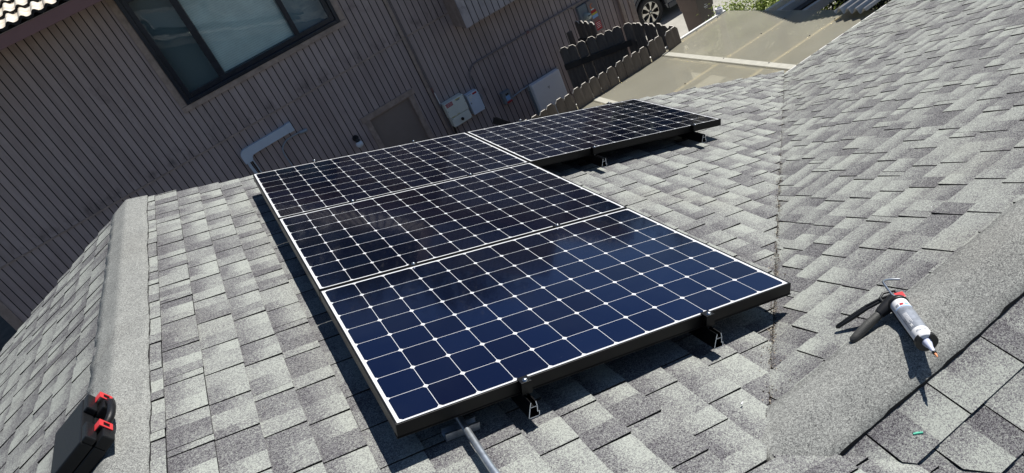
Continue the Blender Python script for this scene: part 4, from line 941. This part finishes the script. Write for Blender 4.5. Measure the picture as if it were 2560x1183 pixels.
q.prism(arc(6.255 - oa, -2.055 - ob, .045, 1.2, 4.6, 10) + arc(6.262 - oa, -2.052 - ob, .032, 4.4, 1.2, 10), (0, -.0905, 0), (1, 0, 0), (0, 0, 1), (0, -1, 0), .0015, 'orange'); q.box(6.215 - oa, 6.275 - oa, yy[0], yy[1], -2.12 - ob, -2.10 - ob, 'white'); split_build(q, 'sticker', t)
# downspout near the corner
t = wt('downspout', 6.85, -3, 'brown painted downspout at the far corner of the brown house', 'downspout'); q = MB()
q.box(-.035, .035, -.095, -.025, -.20, 4.3, 'trim', bev=.006); q.build('pipe', t); q = MB(); q.box(-.04, .04, -.26, -.025, -.27, -.205, 'trim', bev=.006); q.build('kick_out', t)

# ---------------------------------------------------------------- fences
def picket_mesh(h, wd=.138, th=.017, ch=.042):
    mb = MB(); out = [(-wd / 2, 0), (wd / 2, 0), (wd / 2, h - ch), (wd / 2 - .036, h), (-wd / 2 + .036, h), (-wd / 2, h - ch)]
    mb.prism(out, (0, -th / 2, 0), (1, 0, 0), (0, 0, 1), (0, 1, 0), th, 'picket')
    for k in (4, 5, 6): mb.mi[k] = mb.m('picket_edge')  # sun on the top edges painted in as a paler colour
    return mb
pk = picket_mesh(1.75).build('picket'); pk_mesh = pk.data; bpy.data.objects.remove(pk)
rnd = random.Random(11)
def fence(p0, p1, label, top=-2.0, pitch=.1445, back=1, rails=(-.35, -1.45), skip=()):
    p0, p1 = Vector((p0[0], p0[1], G)), Vector((p1[0], p1[1], G)); d = (p1 - p0); L_ = d.length; d.normalize(); nrm = Vector((-d.y, d.x, 0)) * back
    t = thing('picket_fence', label, 'fence', frame(p0, d, Vector((0, 0, 1)).cross(d), Vector((0, 0, 1))))
    n = max(1, int(round(L_ / pitch)) + 1); yb = back * .032
    for i in range(n):
        if i in skip: continue
        o = bpy.data.objects.new('picket', pk_mesh); C.objects.link(o); o.parent = t
        o.location = (i * pitch + rnd.uniform(-.003, .003), rnd.uniform(-.003, .003), rnd.uniform(-.012, .012) + (top - G - 1.75)); o.rotation_euler = (rnd.uniform(-.008, .008), rnd.uniform(-.012, .012), rnd.uniform(-.03, .03))
    for rz_ in rails:
        q = MB(); zt = top - G + rz_; q.box(-.07, L_ + .07, min(yb * .5, yb * 1.9), max(yb * .5, yb * 1.9), zt - .045, zt + .045, 'wood_dark', bev=.003); q.build('rail', t)
    return t
fence((2.09, 5.19), (5.70, 5.235), 'long weathered picket fence running in front of the white battery', back=1)
fence((5.735, 5.34), (5.715, 6.25), 'short picket fence running back to the house by the car wheel', back=-1)
fence((4.817, 6.89), (5.62, 6.395), 'angled picket gate panel in the dark yard behind the long fence', back=-1, rails=(-.30, -1.3))
fence((5.632, 7.28), (5.632, 7.68), 'small picket panel against the wall below the electric meter', back=1)
q = MB(); q.box(5.42, 5.52, 7.76, 7.80, G, -2.12, 'picket', bev=.012); tag(q.build('fence_post'), 'lone dark post left of the small picket panel by the meter', 'post')

# ---------------------------------------------------------------- patio cover
pc = thing('patio_cover', 'translucent tan patio cover fixed below the eave of the shingle roof', 'patio cover', Matrix.Translation((4.5, 4, G)))
def bpc(mb, n):
    o = mb.build(n, pc); o.matrix_parent_inverse = Matrix.Translation((-4.5, -4, -G)); return o
def SZ(Y): return -2.005 - .1 * (Y - 2.5)
def sheet(xl, xr, y0, y1, lift):
    mb = MB(); X = lambda x, y: x + .125 * (y - 5.35); th = .0025
    for z in (lift, lift - th):
        n_ = 12
        for i in range(n_):
            ya, yb = y0 + (y1 - y0) * i / n_, y0 + (y1 - y0) * (i + 1) / n_
            mb.face([(X(xl, ya), ya, SZ(ya) + z), (X(xr, ya), ya, SZ(ya) + z), (X(xr, yb), yb, SZ(yb) + z), (X(xl, yb), yb, SZ(yb) + z)], 'sheet')
    for (xa, ya, xb, yb) in ((X(xl, y1), y1, X(xr, y1), y1), (X(xr, y0), y0, X(xr, y1), y1), (X(xl, y0), y0, X(xl, y1), y1)):
        mb.face([(xa, ya, SZ(ya) + lift), (xb, yb, SZ(yb) + lift), (xb, yb, SZ(yb) + lift - th), (xa, ya, SZ(ya) + lift - th)], 'pvc')
    bpc(mb, 'sheet')
sheet(2.80, 4.26, 2.30, 5.37, .0); sheet(4.14, 5.50, 2.30, 5.36, .006); sheet(5.38, 6.72, 2.30, 5.34, .012)
for Y in (3.01, 3.86, 4.62, 5.30):
    if Y == 4.62: continue
    mb = MB(); mb.box(2.85, 6.55, Y - .019, Y + .019, SZ(Y) - .075, SZ(Y) - .0045, 'wood_cream'); bpc(mb, 'purlin')
for X0, zl in ((4.20, .0085), (5.44, .0145)):      # sealed overlap between two sheets
    mb = MB(); n_ = 10
    for i in range(n_):
        ya, yb = 2.32 + 3.03 * i / n_, 2.32 + 3.03 * (i + 1) / n_; xa, xb = X0 + .125 * (ya - 5.35), X0 + .125 * (yb - 5.35)
        mb.face([(xa - .046, ya, SZ(ya) + zl), (xa + .046, ya, SZ(ya) + zl), (xb + .046, yb, SZ(yb) + zl), (xb - .046, yb, SZ(yb) + zl)], 'seam')
    bpc(mb, 'overlap_strip')
for X0 in (4.20, 5.44):
    mb = MB(); 
    for (ya, yb) in ((2.35, 5.30),):
        xa, xb = X0 + .125 * (ya - 5.35), X0 + .125 * (yb - 5.35)
        mb.face([(xa - .035, ya, SZ(ya) - .0785), (xa + .035, ya, SZ(ya) - .0785), (xb + .035, yb, SZ(yb) - .0785), (xb - .035, yb, SZ(yb) - .0785)], 'wood_cream')
        mb.face([(xa - .035, ya, SZ(ya) - .2), (xa - .035, ya, SZ(ya) - .0785), (xb - .035, yb, SZ(yb) - .0785), (xb - .035, yb, SZ(yb) - .2)], 'wood_cream')
        mb.face([(xa + .035, ya, SZ(ya) - .2), (xa + .035, ya, SZ(ya) - .0785), (xb + .035, yb, SZ(yb) - .0785), (xb + .035, yb, SZ(yb) - .2)], 'wood_cream')
    bpc(mb, 'rafter')
    mb = MB(); mb.box(X0 - .045, X0 + .045, 5.02, 5.11, G, SZ(5.1) - .085, 'wood_cream', bev=.004); bpc(mb, 'post')
mb = MB(); mb.box(4.29, 6.70, 5.345, 5.385, SZ(5.35) - .03, SZ(5.35) + .032, 'white_metal'); mb.box(2.8, 4.28, 5.375, 5.405, SZ(5.35) - .03, SZ(5.35) + .018, 'white_metal'); bpc(mb, 'edge_strip')
mb = MB()
for Y in (3.01, 3.86, 5.30):
    for X0 in (3.6, 4.22, 4.85, 5.47, 6.1, 6.5): mb.lathe([(0, .009), (.004, .009), (.007, .004), (.007, .0005)], (X0 + .125 * (Y - 5.35), Y, SZ(Y) + .013), (0, 0, 1), 'black', 8)
mb_ = mb; mb = MB(); mb.v = [tuple(Vector(p) - Vector((4.5, 4, G))) for p in mb_.v]; mb.f, mb.mi, mb.mats, mb.sm = mb_.f, mb_.mi, mb_.mats, mb_.sm; split_build(mb, 'screw', pc)
q = MB(); q.lathe([(0, .055), (.16, .055), (.165, .052), (.165, .045), (.05, .044)], (6.63, 5.40, -2.36), (0, 0, 1), 'pvc', 24); q.lathe([(-1.4, .05), (0, .05)], (6.63, 5.40, -2.36), (0, 0, 1), 'pvc', 20)
tag(q.build('plastic_pipe'), 'white plastic pipe end standing at the far corner of the patio cover', 'pipe')
# corrugated sheet lying at the far end by the eave, and an unseen canopy added to cast the cover's scalloped shadow
def corrugated(name, O, ex, ey, lx, ly, pitch, amp, label, mname='corr'):
    O, ex, ey = Vector(O), Vector(ex).normalized(), Vector(ey).normalized(); nn = ex.cross(ey).normalized()
    mb = MB(); n = int(ly / pitch * 8); V = []; F_ = []
    for i in range(n + 1):
        y = ly * i / n; h = amp * math.sin(2 * PI * y / pitch)
        for x in (0, lx): V += [O + ex * x + ey * y + nn * h, O + ex * x + ey * y + nn * (h - .0015)]
    for i in range(n):
        b = 4 * i; F_ += [(b, b + 2, b + 6, b + 4), (b + 1, b + 5, b + 7, b + 3), (b, b + 4, b + 5, b + 1), (b + 2, b + 3, b + 7, b + 6)]
    mb.mesh(V, F_, mname, smooth=True); return tag(mb.build(name, fix=True), label, 'roof sheet')
corrugated('corrugated_sheet', (6.20, 2.58, -1.93), (1, .03, .02), (0, 1, -.03), 2.6, .42, .105, .034, 'grey corrugated roof sheets stacked by the white roof edge')
mb = MB(); V = []; F_ = []; n_ = 300
for i in range(n_ + 1):
    y = 2.60 + 2.7 * i / n_; h = .018 * math.sin(2 * PI * y / .067); x0 = 7.20 + (.49 * (y - 3.76) if y > 3.76 else .21 * (3.76 - y))  # left edge shaped to drop the scalloped shadow onto the cover
    for x in (x0, 9.6): V += [(x, y, -.62 + h), (x, y, -.6215 + h)]
for i in range(n_):
    q = 4 * i; F_ += [(q, q + 2, q + 6, q + 4), (q + 1, q + 5, q + 7, q + 3), (q, q + 4, q + 5, q + 1), (q + 2, q + 3, q + 7, q + 6)]
mb.mesh(V, F_, 'corr', smooth=True); tag(mb.build('added_shadow_canopy'), 'unseen corrugated canopy added to cast the scalloped shadow on the patio cover', 'roof sheet')
pg = thing('pergola', 'pale topped timber pergola beams beyond the patio cover', 'pergola', Matrix.Translation((7.2, 4.3, G)))
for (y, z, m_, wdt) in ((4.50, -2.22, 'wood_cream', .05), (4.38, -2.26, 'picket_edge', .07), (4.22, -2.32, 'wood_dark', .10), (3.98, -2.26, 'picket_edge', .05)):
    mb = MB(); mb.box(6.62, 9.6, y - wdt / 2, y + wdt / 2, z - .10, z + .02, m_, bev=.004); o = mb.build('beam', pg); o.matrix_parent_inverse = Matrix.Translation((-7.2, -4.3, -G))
for (x, y) in ((6.75, 4.42), (9.4, 4.42)):
    mb = MB(); mb.box(x - .045, x + .045, y - .045, y + .045, G, -2.40, 'wood_dark', bev=.004); o = mb.build('post', pg); o.matrix_parent_inverse = Matrix.Translation((-7.2, -4.3, -G))

# ---------------------------------------------------------------- car
car = thing('car', 'dark grey car with black and silver spoked wheel parked beyond the fence', 'car', Matrix.Translation((8.6, 10.0, G)))
def wheel(x, y, sgn):
    wh = MB(); R_ = .335
    wh.lathe([(-.10, .225), (-.112, .25), (-.115, .30), (-.100, .328), (-.05, R_), (.05, R_), (.100, .328), (.115, .30), (.112, .25), (.10, .225)], (0, 0, 0), (0, 1, 0), 'tyre', 40)
    w_ = wh.build('wheel', car); w_.location = (x, y, R_)
    rb = MB(); fy = -.092 * sgn
    rb.lathe([(0, .226), (.02 * sgn, .222), (.10 * sgn, .205), (.10 * sgn, .002)], (0, -.10 * sgn, 0), (0, 1, 0), 'rim_dark', 36)
    for k in range(7):
        an = 2 * PI * k / 7 + .25; e1 = Vector((math.cos(an), 0, math.sin(an))); e2_ = Vector((-math.sin(an), 0, math.cos(an)))
        for poly, mm in (([(.045, -.010), (.045, .020), (.13, .030), (.212, .075), (.216, .020), (.205, -.018), (.12, .000)], 'rim'),):
            rb.prism(poly, (0, fy, 0), e1, e2_, (0, -sgn, 0), .014, mm, 'rim_dark')
    rb.lathe([(0, .050), (.012, .046), (.018, .025), (.018, .001)], (0, fy, 0), (0, -sgn, 0), 'rim_dark', 20); rb.lathe([(.019, .022), (.021, .020), (.021, .001)], (0, fy, 0), (0, -sgn, 0), 'rim', 16)
    rb.lathe([(-.004, .226), (.004, .226), (.006, .219), (-.002, .216)], (0, -.096 * sgn, 0), (0, 1 * -sgn, 0), 'rim', 40)
    r_ = rb.build('rim', w_)
for (x, y, sg) in ((0, .12, 1), (2.70, .12, 1), (0, 1.73, -1), (2.70, 1.73, -1)): wheel(x, y, sg)
def arch(cx, r, n=12): return [(cx + r * math.cos(PI - PI * i / n), .33 + r * math.sin(PI - PI * i / n) * 1.02) for i in range(n + 1)]
body = [(-.93, .36)] + [(-.43, .24)] + arch(0, .40) + [(.44, .22), (2.26, .22)] + arch(2.70, .40) + [(3.14, .26), (3.55, .34), (3.66, .62), (3.62, .98), (3.52, 1.08), (1.0, 1.10), (-.1, .98), (-.75, .86), (-.95, .70)]
mb = MB(); mb.prism(body, (0, 0, 0), (1, 0, 0), (0, 0, 1), (0, 1, 0), 1.85, 'car'); o = mb.build('body', car)
bv = o.modifiers.new('b', 'BEVEL'); bv.width = .03; bv.segments = 3; bv.limit_method = 'ANGLE'
mb = MB(); mb.prism([(.55, 1.09), (1.15, 1.60), (1.6, 1.67), (3.1, 1.62), (3.5, 1.09)], (0, .14, 0), (1, 0, 0), (0, 0, 1), (0, 1, 0), 1.57, 'car_glass'); mb.build('cabin_glass', car)
mb = MB(); mb.prism([(1.1, 1.60), (1.6, 1.70), (3.1, 1.66), (3.3, 1.55), (3.1, 1.60), (1.6, 1.64)], (0, .12, 0), (1, 0, 0), (0, 0, 1), (0, 1, 0), 1.61, 'car'); mb.build('roof', car)
mb = MB(); mb.box(.47, 2.24, -.022, .004, .20, .31, 'car_trim', bev=.008); mb.build('sill', car)
for cx in (0, 2.70):
    mb = MB(); ar = arch(cx, .405, 16); ar2 = arch(cx, .455, 16)
    mb.prism(ar + ar2[::-1], (0, -.02, 0), (1, 0, 0), (0, 0, 1), (0, 1, 0), .022, 'car_trim'); mb.build('wheel_arch_trim', car)
for (x0, x1) in ((.56, 1.48), (1.50, 2.28)):
    mb = MB(); mb.box(x0, x1, -.012, .004, .36, 1.04, 'car', bev=.006); dd = mb.build('door', car); mb = MB(); mb.box(x1 - .22, x1 - .06, -.035, -.0125, .86, .89, 'car', bev=.006); mb.build('handle', dd)

# ---------------------------------------------------------------- waste bin
bn = thing('waste_bin', 'brown wheeled waste bin with white markings beside the shrub', 'bin', Matrix.Translation((8.13, 7.85, G)))
mb = MB(); 
def frus(mb, z0, z1, w0, w1, d0, d1, m_):
    V = [(-w0, -d0, z0), (w0, -d0, z0), (w0, d0, z0), (-w0, d0, z0), (-w1, -d1, z1), (w1, -d1, z1), (w1, d1, z1), (-w1, d1, z1)]; mb.mesh(V, [(0, 3, 2, 1), (4, 5, 6, 7), (0, 1, 5, 4), (1, 2, 6, 5), (2, 3, 7, 6), (3, 0, 4, 7)], m_)
frus(mb, .05, .74, .13, .155, .22, .25, 'bin'); frus(mb, .741, 1.0, .172, .195, .255, .28, 'bin'); mb.build('body', bn)
mb = MB(); mb.box(-.21, .21, -.30, .32, 1.003, 1.045, 'bin', bev=.012); mb.build('lid', bn)
for sx in (-1, 1):
    mb = MB(); mb.lathe([(0, .10), (.04, .10)], (sx * .15, .25, .10), (sx, 0, 0), 'tyre', 20, caps=True); mb.build('wheel', bn)
mb = MB(); yb = -.262
mb.box(-.035, .035, yb - .002, yb, .90, .912, 'white'); ar = arc(0, .835, .026, .3, 5.9, 16) + arc(0, .835, .017, 5.9, .3, 16)
mb.prism(ar, (0, yb - .002, 0), (1, 0, 0), (0, 0, 1), (0, 1, 0), .002, 'white'); mb.prism(arc(.003, .875, .017, 0, 6.0, 12) + arc(.003, .875, .009, 6.0, 0, 12), (0, yb - .002, 0), (1, 0, 0), (0, 0, 1), (0, 1, 0), .002, 'white')
for k in range(5): mb.box(-.045 + k * .018, -.031 + k * .018, yb - .002, yb, .775, .792, 'white')
mb.box(-.03, .03, yb - .0, yb + .002, .752, .760, 'white'); mb.build('markings', bn)

# ---------------------------------------------------------------- planting
def foliage(mb, centre, rad, n, size, mname, rnd, sq=.8, tones=(0, 1)):
    cx = Vector(centre)
    clumps = []
    for _ in range(max(6, n // 60)):
        d = Vector((rnd.gauss(0, 1), rnd.gauss(0, 1), rnd.gauss(0, 1))).normalized(); rr = rnd.uniform(.45, 1.0)
        clumps.append((cx + Vector((d.x * rad[0], d.y * rad[1], d.z * rad[2])) * rr, rnd.uniform(.10, .26), rnd.random()))
    for _ in range(n):
        c0, cr, ct = rnd.choice(clumps)
        p = c0 + Vector((rnd.gauss(0, 1) * rad[0], rnd.gauss(0, 1) * rad[1], rnd.gauss(0, 1) * rad[2])) * cr
        nrm = (p - cx).normalized() * .6 + Vector((rnd.uniform(-1, 1), rnd.uniform(-1, 1), rnd.uniform(-.2, 1.2))); nrm.normalize()
        a = nrm.cross(Vector((rnd.uniform(-1, 1), rnd.uniform(-1, 1), rnd.uniform(-1, 1)))).normalized(); b_ = nrm.cross(a); L_ = size * rnd.uniform(.6, 1.3); W_ = L_ * rnd.uniform(.28, .45)
        tn = tones[0] + (tones[1] - tones[0]) * min(1, max(0, .55 * ct + .45 * rnd.random()))
        mb.face([p - a * L_ * .5, p - a * L_ * .1 + b_ * W_ * .5 + nrm * W_ * .15, p + a * L_ * .5, p - a * L_ * .1 - b_ * W_ * .5 + nrm * W_ * .15], mname, (tn, tn, tn, 1))
rnd = random.Random(21)
def shrub(loc, parts, label, mname='leaf', size=.055, trunk=True):
    t = thing('shrub', label, 'shrub', Matrix.Translation(loc)); mb = MB()
    for (c, r_, n) in parts: foliage(mb, c, r_, n, size, mname, rnd)
    mb.build('crown', t, attrs=True, fix=False)
    mb = MB(); base = Vector((0, 0, 0))
    for (c, r_, n) in parts:
        cc = Vector(c)
        for k in range(5):
            e = cc + Vector((rnd.uniform(-.6, .6) * r_[0], rnd.uniform(-.6, .6) * r_[1], rnd.uniform(-.2, .6) * r_[2])); mb.tube([base, base.lerp(e, .5) + Vector((rnd.uniform(-.08, .08), rnd.uniform(-.08, .08), 0)), e], [.03, .018, .006], 'bark', 6)
    mb.build('stems', t); return t
shrub((7.35, 5.9, G), [((-.25, -.1, .80), (.50, .38, .52), 6000), ((.1, -.45, .95), (.50, .40, .50), 5000), ((.75, -.35, .95), (.6, .5, .6), 5200)], 'bright green leafy shrub between the waste bin and the patio cover')
shrub((8.5, 5.0, G), [((0, 0, .9), (.8, .6, .8), 6000)], 'sunlit green shrub further right behind the pergola beams')
shrub((8.1, 3.9, G), [((-.1, .1, .95), (.75, .55, .75), 7000)], 'dark green tree crown between the pergola and the corrugated sheets', 'leaf_dark', .06)
shrub((6.9, 5.55, G), [((0, 0, .85), (.14, .30, .38), 800)], 'small sprig of shrub at the driveway edge by the cover', size=.05)
# big trees behind the brown house: what the glass of the panels mirrors
def tree(loc, h, rad, n, size, label):
    t = thing('tree', label, 'tree', Matrix.Translation(loc)); mb = MB()
    for k in range(7):
        an = k * 2.4; foliage(mb, (math.cos(an) * rad * .42, math.sin(an) * rad * .42, h * (.42 + .065 * k)), (rad * .62, rad * .62, h * .16), n // 7, size, 'leaf_dark', rnd)
    mb.build('crown', t, attrs=True, fix=False)
    mb = MB(); mb.tube([(0, 0, 0), (.1, 0, h * .25), (0, .1, h * .55), (0, 0, h * .85)], [.35, .28, .16, .04], 'bark', 10)
    for k in range(8):
        an = k * 1.9; mb.tube([(0, 0, h * (.25 + .06 * k)), (math.cos(an) * rad * .4, math.sin(an) * rad * .4, h * (.38 + .06 * k)), (math.cos(an) * rad * .75, math.sin(an) * rad * .75, h * (.46 + .06 * k))], [.12, .07, .02], 'bark', 6)
    mb.build('trunk', t); return t
tree((3.6, 19, G), 12.6, 4.0, 12000, .42, 'tall dark tree directly behind the brown house')
tree((8.4, 19.6, G), 12.2, 3.5, 12000, .42, 'tall dark tree behind the right end of the brown house')
tree((16.5, 20, G), 8.6, 3.8, 8000, .42, 'lower dark tree beyond the parked car')

hg = thing('hedge', 'long dense dark hedge beyond the driveway and the car', 'hedge', Matrix.Translation((20, 17, G))); mb = MB()
for k in range(7): foliage(mb, (-9 + k * 3.2, rnd.uniform(-.3, .3), 2.0), (2.2, .9, 2.1), 1500, .30, 'leaf_dark', rnd)
mb.build('crown', hg, attrs=True, fix=False); mb = MB()
for k in range(22): mb.tube([(-9.5 + k, 0, 0), (-9.5 + k + rnd.uniform(-.2, .2), 0, 2.6)], [.06, .03], 'bark', 6)
mb.build('stems', hg)
tree((22.5, 18.5, G), 7.6, 3.6, 8000, .42, 'squat dark tree furthest right behind the hedge')
